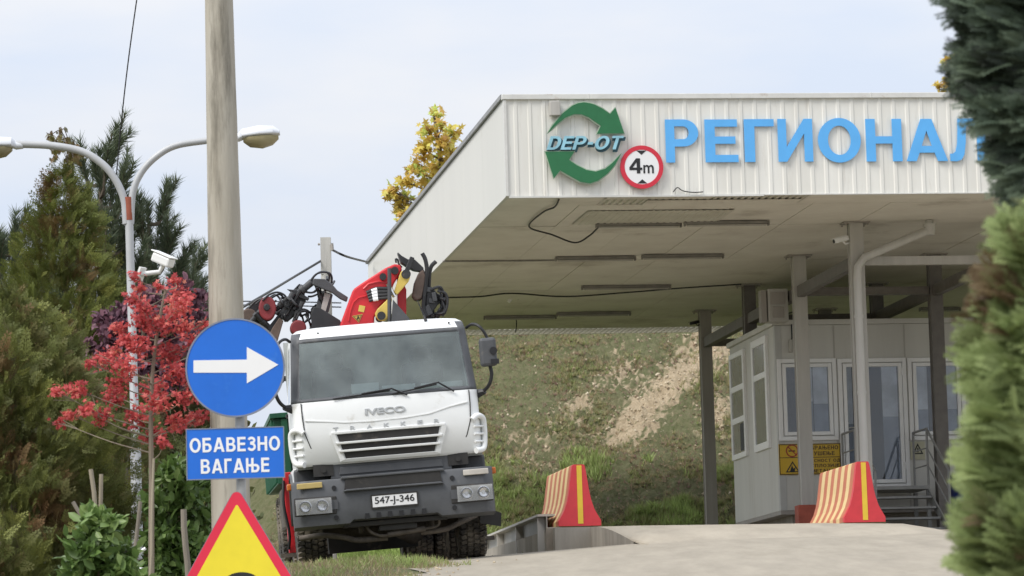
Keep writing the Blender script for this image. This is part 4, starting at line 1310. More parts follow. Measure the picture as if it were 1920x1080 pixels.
h.tube(pth, [rad_at(p) * (1 + .006 * math.sin(i * 2.3)) for i, p in enumerate(pth)], 28)
h.build('shaft', m_conc, th, smooth=True)
h = MB(); h.cyl(top_, top_ + Vector((0, 0, .04)), rad_at(top_) + .015, 20); h.build('cap', m_steel, th, smooth=True)

m_lpole = M('flaking_grey_lamp_paint', (0.46, 0.47, 0.48), .5, .1, var=.08, scale=5, grime=(.22, .10, .06), gscale=3.2, gthr=.69)
m_lhead = M('lamp_head_white', (0.66, 0.68, 0.72), .35, var=.05)
m_lglass = M('yellowed_lamp_cover', (0.40, 0.35, 0.20), .25, var=.2)
m_rust = M('rust_tape', (.36, .10, .055), .8, var=.25)
LY = 31.0
f_, a_, d_ = pole_line(242, 400, 256, 990, LY)
th = thing('street_lamp', 'grey double-arm street lamp post rising out of the trees', 'street lamp')
jn = P(241, 372, LY); low_ = P(254, 842, LY)
h = MB(); h.tube([f_, low_, low_ + Vector((0, 0, .02)), jn], [.048, .046, .036, .034], 16)
h.build('post', m_lpole, th, smooth=True)
h = MB(); h.tube([P(242.5, 413, LY), P(241, 370, LY)], .038, 12); h.build('collar', m_rust, th, smooth=True)
h = MB(); h.tube(bez([P(237, 420, LY), P(232, 372, LY), P(212, 330, LY), P(185, 302, LY), P(150, 283, LY), P(95, 273, LY), P(30, 270, LY)], 8), .032, 12); h.build('arm', m_lpole, th, smooth=True)
h = MB(); h.tube(bez([P(245, 420, LY), P(249, 362, LY), P(266, 322, LY), P(295, 292, LY), P(330, 273, LY), P(385, 264, LY), P(450, 257, LY)], 8), .029, 12); h.build('arm', m_lpole, th, smooth=True)
def lamp_head(par, c_, dirx, ln=.36, tilt=.06):
    """cobra head: shallow shell over a domed cover"""
    def loft(secs, n=36):
        vs = []; fs = []
        for (x_, wy, zt_, zb_) in secs:
            for j in range(n):
                a = 2 * math.pi * j / n
                z = zt_ * math.sin(a) if math.sin(a) > 0 else -zb_ * -math.sin(a) * -1
                z = zt_ * max(0, math.sin(a)) - zb_ * max(0, -math.sin(a))
                vs.append((x_, wy * math.cos(a), z))
        for i in range(len(secs) - 1):
            for j in range(n):
                a = i * n + j; b = i * n + (j + 1) % n
                fs.append((a, b, b + n, a + n))
        fs.append(tuple(range(n))); fs.append(tuple(range((len(secs) - 1) * n, len(secs) * n)))
        return vs, fs
    mt = Matrix.Translation(c_) @ Matrix.Rotation(0 if dirx > 0 else math.pi, 4, 'Z') @ Matrix.Rotation(-tilt, 4, 'Y')
    v_, f__ = loft([(-.06, .03, .03, .03), (.0, .04, .04, .035), (.03, .09, .07, .02), (ln * .5, .13, .085, .02), (ln * .85, .11, .07, .02), (ln * 1.0, .05, .03, .012)])
    h = MB(); h.add([mt @ Vector(p) for p in v_], f__); ho = h.build('lamp_head', m_lhead, par, smooth=True)
    v_, f__ = loft([(.035, .05, .005, .03), (ln * .25, .10, .005, .075), (ln * .55, .115, .005, .095), (ln * .8, .095, .005, .075), (ln * .96, .03, .005, .03)])
    h = MB(); h.add([mt @ (Vector(p) + Vector((0, 0, -.016))) for p in v_], f__); h.build('lamp_cover', m_lglass, ho, smooth=True)
lamp_head(th, P(448, 258, LY), 1, .345, .07)
lamp_head(th, P(30, 273, LY), -1, .36, -.02)
# far lamp at the left edge
FY = 60
f_, a_, d_ = pole_line(75, 500, 80, 900, FY)
th = thing('street_lamp', 'distant small curved street lamp behind the pines at the left edge', 'street lamp')
h = MB(); h.tube([f_] + bez([P(76, 560, FY), P(70, 490, FY), P(45, 465, FY), P(10, 449, FY)], 6), .05, 10); h.build('post', m_lpole, th, smooth=True)
lamp_head(th, P(8, 449, FY), -1, .5, 0)
# security camera on the lamp post
q = P(305, 486, LY)
th = thing('security_camera', 'white box camera on a bracket beside the lamp post above red leaves', 'camera', Matrix.Translation(q) @ Matrix.Rotation(R(-28), 4, 'Z') @ Matrix.Rotation(R(24), 4, 'Y'))
h = MB(); h.span((-.085, -.05, -.045), (.10, .05, .035)); h.build('housing', m_white, th, bevel=.015)
h = MB(); h.span((-.105, -.058, .037), (.11, .058, .048)); h.build('sun_shield', m_white, th, bevel=.006)
h = MB(); h.cyl((-.092, 0, -.005), (-.084, 0, -.005), .033, 14); h.build('lens', m_steel2, th, smooth=True)
h = MB(); b1 = th.matrix_world.inverted() @ P(298, 512, LY); b2 = th.matrix_world.inverted() @ P(264, 514, LY)
h.tube([(0.02, 0, -.04), b1 + Vector((0, 0, .01)), b2], [.022, .02, .022], 10); h.box(b2, (.02, .09, .12)); h.build('bracket', m_white, th, smooth=True)
# far concrete pole and its wires
WY = 62.0
f_, a_, d_ = pole_line(610.5, 446, 613, 640, WY)
th = thing('concrete_pole', 'slim pale concrete pole far behind the truck crane', 'utility pole')
h = MB(); h.tube([f_, a_], [.13, .085], 14); h.span((a_.x - .085, WY - .085, a_.z - .62), (a_.x + .085, WY + .085, a_.z))
h.build('shaft', m_conc2, th)
h = MB()
for dx, px in ((-1, 600), (1, 621)):
    h.cyl(P(px - 4 if dx < 0 else px, 458, WY), P(px if dx < 0 else px + 4, 458, WY), .02, 6)
h.cyl(P(622, 458, WY - .1), P(623, 470, WY - .1), .03, 6); h.build('insulator', m_steel, th)
def wire(lab, pts, r=.012, name='overhead_wire'):
    h = MB(); h.tube(bez(pts, 5), r, 6); return tag(h.build(name, m_black), lab, 'wire', 'overhead wires')
wire('dark wire from the slim far pole to the rear corner of the canopy', [P(622, 468, WY), P(650, 481, WY), P(691, 492, 70)], .02)
wire('dark wire from the slim far pole sloping down to the left behind the truck', [P(602, 489, WY), P(550, 520, 60), P(500, 550, 56), P(452, 578, 54)], .02)
wire('thin pale wire hanging level behind the truck crane, the upper one', [P(-40, 562, 120), P(470, 565, 120), P(640, 568, 120)], .02)
wire('thin pale wire hanging level behind the truck crane, the lower one', [P(-40, 569, 120), P(470, 572, 120), P(640, 576, 120)], .02)
wire('steep thin cable running up from the lamp arm out of the picture', [P(218, 330, LY), P(230, 205, LY - .3), P(243, 95, LY - .6), P(262, -40, LY - 1)], .0055)

# ------------------------------------------------------------------ crane truck
TY = 45.5
plate_p = P(734, 938, TY)
Rm = Matrix.Rotation(R(5.0), 4, 'Z') @ Matrix.Rotation(R(-3.55), 4, 'Y') @ Matrix.Rotation(R(2.0), 4, 'X')
TM = Matrix.Translation(plate_p) @ Rm @ Matrix.Scale(1.03, 4) @ Matrix.Translation((0.03, 0, -.75))
def tk(px, py, y):
    q = hit(px, py, TM, 1, y); return (q.x, q.z)
def tz(zx, zy, y):            # crane tracing coordinates
    return tk(460 + zx / 3.176, 440 + zy / 3.176, y)
m_cabw = M('truck_white_paint', (0.79, 0.80, 0.79), 0.25, var=0.025, scale=2, grime=(.56, .54, .49), gscale=3.5, gthr=.58)
m_bump = M('dark_grey_bumper', (0.091, 0.095, 0.102), 0.55, var=.15, scale=4, grime=(0.160, 0.153, 0.139), gscale=3, gthr=.6)
m_tdark = M('dusty_black', (0.035, 0.033, 0.031), .7, var=.2, grime=(.12, .10, .08), gscale=4, gthr=.58)
m_dust = M('muddy_steel', (0.13, 0.11, 0.09), .85, var=.3, scale=8, bump=.4)
m_tyre = M('dusty_tyre', (0.055, 0.05, 0.045), .9, var=.3, scale=6, grime=(.25, .215, .17), gscale=3, gthr=.43)
m_chrome = M('reflector_chrome', (.8, .8, .8), .15, 1.0, var=.05)
m_lens = glassmat('lamp_lens', (.97, .97, .97), .92, .03, (.5, .5, .5), 1.45)
m_amber = M('amber_lens', (.55, .14, .015), .3, var=.1)
m_yind = M('yellowed_lens', (.55, .42, .16), .3, var=.1)
m_cind = M('clear_lens', (.62, .58, .52), .25, var=.15)
m_wind = glassmat('windscreen_glass', (.62, .72, .70), .80, .02, (.50, .58, .56), 1.6)
m_sideg = glassmat('side_glass', (.5, .58, .57), .75, .02, (.1, .11, .11), 1.5)
m_int = M('cab_interior_grey', (.42, .44, .43), .8, var=.15)
m_seat = M('seat_cloth_dark', (.05, .05, .06), .9, var=.2)
m_cred = M('crane_red', (0.62, 0.022, 0.03), .38, var=.08, scale=4, grime=(.30, .03, .03), gscale=4, gthr=.66)
m_cyel = M('crane_yellow', (.66, .48, .10), .5, var=.12)
m_cblk = M('crane_black_steel', (.028, .028, .03), .5, var=.25, grime=(.10, .085, .07), gscale=6, gthr=.6)
m_cgry = M('crane_grey_steel', (.075, .076, .08), .5, var=.2)
m_cdred = M('faded_dark_red', (.26, .03, .035), .6, var=.2)
m_brown = M('bare_brown_steel', (.16, .11, .085), .75, var=.25, scale=7)
m_gbody = M('green_body_paint', (.015, .11, .055), .5, var=.15, streak=True)
m_emb = M('embossed_chrome', (.50, .51, .51), .35, .3, var=.05)
TK = thing('crane_truck', 'white crane truck facing the camera with a folded red loader crane behind its cab', 'truck', TM)

# cab shell: outline loops at rising heights; columns of faces left out where glass sits
def outline(w_, y0, r, bow, yb=1.75):
    pts = [(-w_, yb), (-w_, 1.38), (-w_, .55 + y0)]
    for i in range(7):
        a = math.pi / 2 * i / 6
        pts.append((-w_ + r - r * math.cos(a), y0 + r - r * math.sin(a)))
    for i in range(1, 10):
        t_ = i / 10
        x_ = -w_ + r + (2 * w_ - 2 * r) * t_
        pts.append((x_, y0 - bow * (1 - (2 * t_ - 1) ** 2)))
    pts += [(-a, b_) for a, b_ in reversed(pts[:10])]
    return pts
lv = [  # z, half width, front y, corner radius, bow
    (1.225, 1.09, .05, .10, .05), (1.26, 1.105, .02, .12, .06), (1.60, 1.11, -.01, .16, .07), (1.90, 1.11, .02, .19, .075),
    (1.985, 1.115, .05, .20, .08), (2.03, 1.11, .07, .20, .08), (2.70, 1.055, .27, .20, .07), (2.755, 1.05, .29, .20, .07),
    (2.83, 1.03, .33, .22, .07), (2.875, .97, .42, .24, .06), (2.90, .85, .60, .26, .05)]
rings = [[(x_, y_, z) for x_, y_ in outline(w_, y0, r, bow)] for z, w_, y0, r, bow in lv]
npt = len(rings[0])
def fcls(i, j):
    """which part a face of the shell belongs to"""
    z = lv[i][0]
    front_ = 6 <= j <= npt - 8
    corner = 3 <= j <= 5 or npt - 7 <= j <= npt - 5
    if i in (4, 5, 6) and front_:
        return 'ws_frame' if i in (4, 6) or j in (6, npt - 8) else 'glass'
    if i in (4, 5, 6) and corner:
        return 'ws_frame'
    if i == 5 and j in (1, npt - 3):
        return 'side'
    if i == 7 and (3 <= j <= 6 or npt - 8 <= j <= npt - 5):
        return 'ws_frame'
    return 'cab'
groups = {}
for i in range(len(lv) - 1):
    for j in range(npt - 1):
        groups.setdefault(fcls(i, j), []).append((i * npt + j, i * npt + j + 1, (i + 1) * npt + j + 1, (i + 1) * npt + j))
allv = [p for r_ in rings for p in r_]
def sub(fs, name, mat, par, off=0.0, smooth=True, thick=0.0):
    used = sorted({i for f in fs for i in f}); mp_ = {k: i for i, k in enumerate(used)}
    h = MB(); h.v = [allv[k] for k in used]; h.f = [tuple(mp_[k] for k in f) for f in fs]; h.m = [0] * len(fs)
    o = h.build(name, mat, par)
    for p in o.data.polygons: p.use_smooth = smooth
    if thick:
        md = o.modifiers.new('so', 'SOLIDIFY'); md.thickness = thick; md.offset = off
    return o
cabfaces = groups['cab'] + [tuple((len(lv) - 1) * npt + j for j in range(npt))]
cab_o = sub(cabfaces, 'cab', m_cabw, TK, -1, True, .02)
md = cab_o.modifiers.new('es', 'EDGE_SPLIT'); md.split_angle = R(40)
h = MB()
h.span((-1.10, 1.70, 1.0), (1.10, 1.745, 2.82)); h.span((-1.10, .10, 1.2), (1.10, 1.7, 1.24))
h.build('rear_wall', m_int, cab_o)
wf = sub(groups['ws_frame'], 'windscreen_frame', m_bump, TK, -1, True, .025)
ws = sub(groups['glass'], 'windscreen', m_wind, TK, 1, True)
for q_ in (0, 1): sub([f for f in groups['side'] if (allv[f[0]][0] > 0) == bool(q_)], 'side_window', m_sideg, TK, 1, False)
# dashboard, seats, wheel, papers
h = MB(); h.xz([(-1.02, 1.5), (1.02, 1.5), (1.02, 2.02), (.4, 2.05), (-.4, 2.02), (-1.02, 2.0)], .2, .62); h.build('dashboard', m_int, cab_o, bevel=.02)
for sx in (-.55, .55):
    h = MB(); h.box((sx, 1.25, 2.05), (.50, .16, .75), Matrix.Rotation(R(-8), 3, 'X')); h.box((sx, 1.30, 2.52), (.28, .12, .2)); h.build('seat', m_seat, cab_o, bevel=.05)
h = MB(); 
cpt = Vector((.55, .66, 2.06)); rotw = Matrix.Rotation(R(-35), 3, 'X')
h.tube([cpt + rotw @ Vector((.22 * math.cos(a), 0, .22 * math.sin(a))) for a in lin(0, 2 * math.pi, 25)], .018, 8); h.build('steering_wheel', m_black, cab_o, smooth=True)
h = MB()
h.span((-.38, .26, 2.055), (-.05, .29, 2.17)); h.span((-.02, .22, 2.055), (.38, .46, 2.12)); h.span((-.2, .27, 2.03), (.3, .52, 2.05)); h.span((.45, .26, 2.05), (.95, .42, 2.11))
h.build('papers', m_blind, cab_o)
h = MB(); h.span((-.95, .36, 2.66), (.92, .40, 2.69)); h.span((-.26, .34, 2.69), (-.05, .37, 2.735)); h.build('sun_visor', m_int, cab_o)
# wipers
for sx, xa, za, xb, zb in ((1, -.62, 2.0, .06, 2.045), (2, .08, 2.0, .62, 2.075)):
    def gy(x_, z): return .06 + (z - 1.985) * .30 - .08 * (1 - (x_ / 1.0) ** 2) - .03
    h = MB(); h.tube([(xa - .0, gy(xa, za), za), (xb, gy(xb, zb), zb)], .009, 6)
    h.tube([(xb + .20, gy(xb + .2, 1.97), 1.975), (xb + .02, gy(xb, zb) - .02, zb + .02), ((xa + xb) / 2, gy(xa, za) - .012, (za + zb) / 2 + .01)], .011, 6)
    h.build('wiper', m_black, TK)
# front panel details
def fy(x_, z):
    """y of the front skin"""
    zs = [a[0] for a in lv]
    y0 = float(np.interp(z, zs, [a[2] for a in lv])); bw = float(np.interp(z, zs, [a[4] for a in lv])); w_ = float(np.interp(z, zs, [a[1] - a[3] for a in lv]))
    return y0 - bw * (1 - min(1, abs(x_) / w_) ** 2)
def strip(pts, wid, dep, name, mat, par, lift=.004):
    """thin raised ribbon lying on the front skin along (x, z) points"""
    h = MB()
    for (xa, za), (xb, zb) in zip(pts[:-1], pts[1:]):
        d = Vector((xb - xa, zb - za)); nrm = Vector((-d.y, d.x)).normalized() * wid / 2
        q = []
        for (x_, z, s) in ((xa, za, 1), (xb, zb, 1), (xb, zb, -1), (xa, za, -1)):
            q.append((x_ + nrm.x * s, z + nrm.y * s))
        vs = [(a, fy(a, b_) - lift - dep, b_) for a, b_ in q] + [(a, fy(a, b_) + .01, b_) for a, b_ in q]
        h.add(vs, [(0, 1, 2, 3), (4, 7, 6, 5), (0, 4, 5, 1), (1, 5, 6, 2), (2, 6, 7, 3), (3, 7, 4, 0)])
    return h.build(name, mat, par)
for s in (-1, 1):
    strip([(s * 1.0, 1.98), (s * 1.0, 1.82), (s * .985, 1.62), (s * .93, 1.45), (s * .82, 1.235)], .012, .0, 'panel_gap', m_tdark, cab_o, .002)
strip([(-.97, 1.77), (-.75, 1.745), (-.5, 1.71), (-.2, 1.70), (.2, 1.71), (.5, 1.735), (.75, 1.80), (.97, 1.84)], .012, .004, 'crease', m_cabw, cab_o, .004)
# grille
gx = lambda z: .62 - (1.60 - z) * .30
G0, G1 = 1.285, 1.575
def skin_poly(poly, name, mat, par, lift, thick_):
    h = MB()
    n = len(poly)
    vs = [(a, fy(a, b_) - lift - thick_, b_) for a, b_ in poly] + [(a, fy(a, b_) - lift + .02, b_) for a, b_ in poly]
    h.add(vs, [tuple(range(n)), tuple(range(2 * n - 1, n - 1, -1))] + [(i, i + n, (i + 1) % n + n, (i + 1) % n) for i in range(n)])
    return h.build(name, mat, par)
gr = MB()
def band(z0, z1, x0f, x1f, lift, th_, mb, ns=12):
    vs = []
    for i in range(ns + 1):
        t_ = i / ns
        for z in (z0, z1):
            x_ = -x0f(z) + (x0f(z) + x1f(z)) * t_
            vs.append((x_, fy(x_, z) - lift, z))
    m = len(vs)
    vs += [(a, b_ + th_, c_) for a, b_, c_ in vs]
    fs = [(2 * i, 2 * i + 2, 2 * i + 3, 2 * i + 1) for i in range(ns)]
    fs += [tuple(k + m for k in reversed(f)) for f in fs]
    fs += [(2 * i, m + 2 * i, m + 2 * i + 2, 2 * i + 2) for i in range(ns)] + [(2 * i + 1, 2 * i + 3, m + 2 * i + 3, m + 2 * i + 1) for i in range(ns)]
    fs += [(0, 1, m + 1, m), (2 * ns, m + 2 * ns, m + 2 * ns + 1, 2 * ns + 1)]
    mb.add(vs, fs)
band(G0, G1, gx, gx, .006, .02, gr)
go = gr.build('grille', m_tdark, TK)
h = MB()
for z in (1.375, 1.470):
    band(z - .014, z + .014, lambda z: gx(z) + .05, lambda z: gx(z) + .05, .045, .035, h)
h.build('slat', m_cabw, go, bevel=.006)
h = MB()
band(G1, G1 + .035, lambda z: .68, lambda z: .68, .022, .035, h)
band(G0 - .045, G0, lambda z: .60, lambda z: .60, .022, .035, h)
h.build('surround', m_cabw, go, bevel=.008)
for s in (-1, 1):
    strip([(s * .665, G1 + .01), (s * .565, G0 - .02)], .06, .018, 'surround_side', m_cabw, go, .002)
# writing on the front
def front_text(body, xc, zc, wid, hgt, fat, mat, dep=.012, slot=None, spacing=1.0):
    me = text_mesh(body, fat, 0, .5, spacing)
    n = len(me.vertices); a = np.zeros(n * 3); me.vertices.foreach_get('co', a); a = a.reshape(-1, 3)
    lo, hi = a.min(0), a.max(0)
    X = xc - wid / 2 + (a[:, 0] - lo[0]) / (hi[0] - lo[0]) * wid
    Z = zc - hgt / 2 + (a[:, 1] - lo[1]) / (hi[1] - lo[1]) * hgt
    Y = np.array([fy(x_, z) for x_, z in zip(X, Z)]) + .004 - (a[:, 2] - lo[2]) / (hi[2] - lo[2]) * (dep + .004)
    me.vertices.foreach_set('co', np.stack([X, Y, Z], 1).ravel()); me.materials.clear(); me.materials.append(mat); me.update()
    o = bpy.data.objects.new('lettering', me); col.objects.link(o); o.parent = cab_o
    return o
front_text('IVECO', -.02, 1.815, .48, .075, .035, m_emb)
for i, ch in enumerate('TRAKKER'):
    front_text(ch, -.02 + (i - 3) * .20, 1.640 , .062, .048, .02, m_emb, .008)
# corner air deflectors
for s in (-1, 1):
    h = MB()
    pth = [(s * 1.0, -.02, 1.62), (s * 1.07, .02, 1.665), (s * 1.135, .10, 1.64), (s * 1.15, .12, 1.55), (s * 1.14, .11, 1.36), (s * 1.11, .07, 1.27), (s * 1.02, -.02, 1.25)]
    h.tube(bez(pth, 5), .036, 10)
    for z in (1.36, 1.45, 1.54):
        h.tube([(s * 1.02, 0.0, z), (s * 1.14, .10, z)], .014, 8)
    df = h.build('air_deflector', m_cabw, TK, smooth=True)
    h = MB(); h.prism([(s * 1.02, 1.27), (s * 1.14, 1.29), (s * 1.17, 1.62), (s * 1.05, 1.64)], lambda a, b_, t_: (a, .05 + t_ + (abs(a) - 1.02) * .6, b_), 0, .03); h.build('recess', m_int, df)
# doors (seam, handle) and side skirt
for s in (-1, 1):
    h = MB(); h.span((s * 1.10, .60, .92), (s * 1.14, 1.66, 1.23))
    do = h.build('door_sill', m_cabw, TK, bevel=.01)
    h = MB(); h.span((s * 1.14, .72, 1.86), (s * 1.165, .94, 1.90)); h.build('door_handle', m_black, TK, bevel=.005)
    h = MB()
    h.span((s * .62, .30, 1.02), (s * 1.14, .62, 1.215)); h.build('corner_cover', m_bump, TK, bevel=.03)
    # steps and mudguard
    h = MB(); n = 12
    arc = [(1.42 + .68 * math.cos(a), .52 + .68 * math.sin(a)) for a in lin(R(5), R(172), n)]
    vs = []
    for a, b_ in arc: vs += [(s * .72, a, b_), (s * 1.17, a, b_)]
    h.add(vs, [(2 * i, 2 * i + 2, 2 * i + 3, 2 * i + 1) for i in range(n - 1)])
    o = h.build('mudguard', m_bump, TK, smooth=True); md = o.modifiers.new('so', 'SOLIDIFY'); md.thickness = .02
h = MB(); h.add([(1.05, .72, .40), (1.3, .72, .34), (1.32, .72, .50), (1.08, .72, .62)], [(0, 1, 2, 3)]); o = h.build('mud_flap', m_tdark, TK); o.modifiers.new('so', 'SOLIDIFY').thickness = .015
# bumper
h = MB()
BW = 1.195
prof = [(-.02, .50), (-.10, .52), (-.115, .62), (-.11, 1.03), (-.09, 1.055), (.02, 1.06), (.28, 1.06), (.28, .48)]
def bump_sec(x_):
    e_ = max(0, (abs(x_) - 1.02) / .175)
    return e_ * e_ * .16
xs_ = lin(-BW, BW, 49)
vs = []
for x_ in xs_:
    o_ = bump_sec(x_)
    lowz = .0 + (.03 * (1 - (x_ / .55) ** 2) if abs(x_) < .55 else 0)
    for (y_, z) in prof:
        zz = z + (.0 if z > .6 else (-.0 + (0.04 if abs(x_) < .5 else 0)))
        vs.append((x_, y_ + (o_ if y_ < .2 else 0), zz))
n = len(prof)
fs = [(i * n + j, (i + 1) * n + j, (i + 1) * n + (j + 1) % n, i * n + (j + 1) % n) for i in range(48) for j in range(n)]
fs += [tuple(range(n)), tuple(range(48 * n, 49 * n))]
h.add(vs, fs)
bo = h.build('bumper', m_bump, TK, smooth=True)
# centre step opening and upper apron
h = MB(); h.xz([(-.58, .92), (.58, .92), (.56, 1.045), (-.56, 1.045)], -.126, -.112); h.build('step_opening', m_tdark, bo)
h = MB(); h.xz([(-.60, .895), (.60, .895), (.56, .92), (-.56, .92)], -.16, -.112); h.build('step_lip', m_bump, bo, bevel=.008)
h = MB(); h.xz([(-.62, 1.045), (.62, 1.045), (.60, 1.075), (-.60, 1.075)], -.14, -.105); h.build('step_top', m_bump, bo, bevel=.008)
h = MB(); h.xz([(-.72, 1.06), (.72, 1.06), (.70, 1.30), (-.70, 1.30)], .03, .2); h.xz([(-.62, 1.10), (.62, 1.10), (.6, 1.19), (-.6, 1.19)], .015, .03); h.build('apron', m_bump, TK, bevel=.01)
for s in (-1, 1):
    h = MB(); h.span((s * .68, .02, 1.10), (s * .92, .2, 1.24)); h.cyl((s * .80, .0, 1.17), (s * .80, .03, 1.17), .03, 8)
    h.build('hinge_recess', m_tdark, TK)
h = MB()
for s in (-1, 1):
    for z in (.60, .95):
        h.cyl((s * .70, -.122, z), (s * .70, -.108, z), .028, 14)
h.build('bolt_hole', m_black, bo)
h = MB()
for i in range(6): h.span((-.36 + i * .135, -.117, .555), (-.31 + i * .135, -.10, .62))
h.build('cooling_holes', m_black, bo)
pl_ = MB(); pl_.span((-.265, -.135, .68), (.265, -.122, .815))
po_ = pl_.build('licence_plate', m_signw, TK, bevel=.004)
lettering('547-J-346', -.235, .235, .695, .80, -.1385, m_black, po_, .012, 0, .003)
h = MB(); ringf(h, lambda u, v, o: (u, -o, v), -.28, .28, .665, .83, .016, .119, .137); h.build('plate_frame', m_tdark, po_)
for s in (-1, 1):
    hx = s * .93
    oy = bump_sec(hx)
    h = MB(); h.xz([(hx - .26, .645), (hx + .24, .645), (hx + .25, .855), (hx - .25, .865)], -.128, -.10); ho = h.build('headlight', m_tdark, TK, bevel=.012)
    tl = hx + s * .025
    h = MB(); h.span((tl - .21, -.133, .662), (tl + .21, -.1285, .842)); h.build('reflector_bowl', M('headlamp_grey', (.58, .58, .55), .25, .3), ho)
    h = MB()
    for dx in (-.10, .10):
        h.lathe([(.068, -.0), (.05, .010), (.022, .014), (.02, .004), (.0, .004)], (tl + dx, -.150, .752), (0, 1, 0), 20)
        h.lathe([(.074, .0), (.066, -.002), (.066, .014)], (tl + dx, -.150, .752), (0, 1, 0), 20)
    h.build('reflector', m_chrome, ho, smooth=True)
    h = MB(); h.span((tl - .215, -.158, .658), (tl + .215, -.154, .846)); h.build('lens', m_lens, ho)
    h = MB(); h.span((hx - s * .12 - .05 - s * .09, -.131, .70), (hx - s * .12 + .05 - s * .09, -.1285, .81)) ; h.build('side_cover', m_bump, ho)
    iy = -.118 + bump_sec(s * .98)
    h = MB(); h.span((s * .985 - .15, iy - .02, .965), (s * .985 + .15, iy + .02, 1.032)); io = h.build('indicator', m_cind if s > 0 else m_yind, TK, bevel=.008)
    h = MB(); h.span((s * 1.215 - .03, .10, .965), (s * 1.215 + .03, .22, 1.045)); h.build('side_marker', m_amber, TK, bevel=.015)
# mirrors
for s in (-1, 1):
    h = MB()
    a = (s * 1.06, .36, 2.74); e_ = (s * 1.20, .10, 2.72); c_ = (s * 1.275, .08, 2.58)
    h.tube(bez([a, (s * 1.12, .2, 2.765), e_, c_, (s * 1.28, .08, 2.45)], 5), .018, 8)
    h.build('mirror_arm', m_black, TK, smooth=True)
    h = MB()
    h.tube(bez([(s * 1.28, .08, 2.25), (s * 1.29, .08, 2.14), (s * 1.25, .1, 2.02), (s * 1.17, .18, 1.95), (s * 1.10, .24, 1.945)], 5), .022, 8)
    h.tube([(s * 1.20, .16, 1.95), (s * 1.10, .24, 1.93)], [.03, .06], 8)
    ao = h.build('mirror_arm', m_black, TK, smooth=True)
    h = MB(); h.span((s * 1.27 - .10, .02, 2.24), (s * 1.27 + .10, .15, 2.58)); h.build('mirror', m_bump, ao, bevel=.035)
    h = MB(); h.cyl((s * 1.27 + .06, .0, 2.42), (s * 1.27 + .06, .03, 2.42), .045, 14); h.span((s * 1.27 + .02, -.01, 2.26), (s * 1.27 + .115, .05, 2.32)); h.build('mirror_mount', m_black, ao)
# roof bits
h = MB(); h.tube([(.58, .34, 2.86), (.565, .36, 2.93), (.50, .38, 3.12)], [.02, .012, .004], 8); h.build('aerial', m_black, TK)
h = MB()
for x_ in (-.72, -.32, .28, .85): h.cyl((x_, .31, 2.81), (x_, .30, 2.815), .012, 8)
h.build('roof_bolt', m_tdark, TK)

# wheels
def wheel(x_, y_, s, dual=False):
    rad_ = .52; wd = .33
    h = MB()
    pr = [(.26, -.13), (.30, -.155), (.40, -.165), (.47, -.155), (.505, -.13), (.515, -.05), (.515, .05), (.505, .13), (.47, .155), (.40, .165), (.30, .155), (.26, .13)]
    h.lathe(pr, (0, 0, 0), (1, 0, 0), 48)
    for i in range(44):
        a = 2 * math.pi * i / 44
        for j, xo in enumerate((-.115, -.04, .04, .115)):
            aa = a + (.07 if j % 2 else 0)
            rt_ = Matrix.Rotation(aa, 3, 'X')
            h.box(rt_ @ Vector((xo, 0, rad_ + .002)), (.062, .052, .03), rt_ @ Matrix.Rotation(R(18 if j in (0, 3) else -14), 3, 'Z'))
        if True:
            for sx in (-1, 1):
                rt_ = Matrix.Rotation(a, 3, 'X'); h.box(rt_ @ Vector((sx * .155, 0, .485)), (.022, .045, .05), rt_)
    return h
wheel_tyre = wheel(0, 0, 1).build('tyre', m_tyre, None)
h = MB(); h.lathe([(.0, -.06), (.10, -.08), (.12, -.04), (.2, -.02), (.24, -.10), (.27, -.13), (.27, .13), (.24, .1), (.1, .06), (0, .06)], (0, 0, 0), (1, 0, 0), 32); wheel_rim = h.build('rim', m_dust, None, smooth=True)
first = True
for (x_, y_) in ((-.98, 1.42), (.98, 1.42), (-.98, 3.2), (.98, 3.2), (-1.02, 6.4), (-.70, 6.4), (1.02, 6.4), (.66, 6.4), (-1.02, 7.75), (-.66, 7.75), (1.02, 7.75), (.66, 7.75)):
    wo = bpy.data.objects.new('wheel', None); col.objects.link(wo); wo.parent = TK; wo.empty_display_size = .1
    wo.location = (x_, y_, .535)
    wo.rotation_euler = (0, 0, math.pi if x_ < 0 else 0)
    for src in (wheel_tyre, wheel_rim):
        o = src if first else src.copy()
        if not first: col.objects.link(o)
        o.parent = wo
    first = False
# chassis, axle, underrun
h = MB()
for s in (-.42, .42): h.span((s - .05, .3, .72), (s + .05, 8.6, 1.0))
for y_ in (1.9, 3.6, 5.2, 7.0, 8.4): h.span((-.42, y_, .74), (.42, y_ + .12, .96))
h.span((-.5, .8, .62), (.5, 2.6, 1.15))
h.span((-.62, 4.9, .22), (.55, 5.3, .95)); h.span((-.3, 2.7, .40), (.3, 4.6, .72))
h.build('chassis', m_tdark, TK)
for y_ in (1.42, 3.2, 6.4, 7.75):
    h = MB(); h.tube([(-.95, y_, .53), (-.5, y_, .44), (.5, y_, .44), (.95, y_, .53)], .075, 10); h.lathe([(.0, -.2), (.16, -.12), (.19, 0), (.16, .12), (0, .2)], (0.05, y_, .45), (1, 0, 0), 16) if y_ > 5 else None
    h.build('axle', m_dust, TK, smooth=True)
h = MB()
h.tube(bez([(-1.12, .55, .40), (-.85, .35, .41), (-.6, .25, .36), (-.45, .2, .315), (-.1, .2, .315)], 5), .034, 10)
h.tube(bez([(1.0, .55, .50), (.8, .35, .43), (.6, .25, .36), (.4, .2, .345), (.3, .2, .345)], 5), .032, 10)
h.tube([(-.10, .12, .35), (.35, .12, .385)], .034, 10)
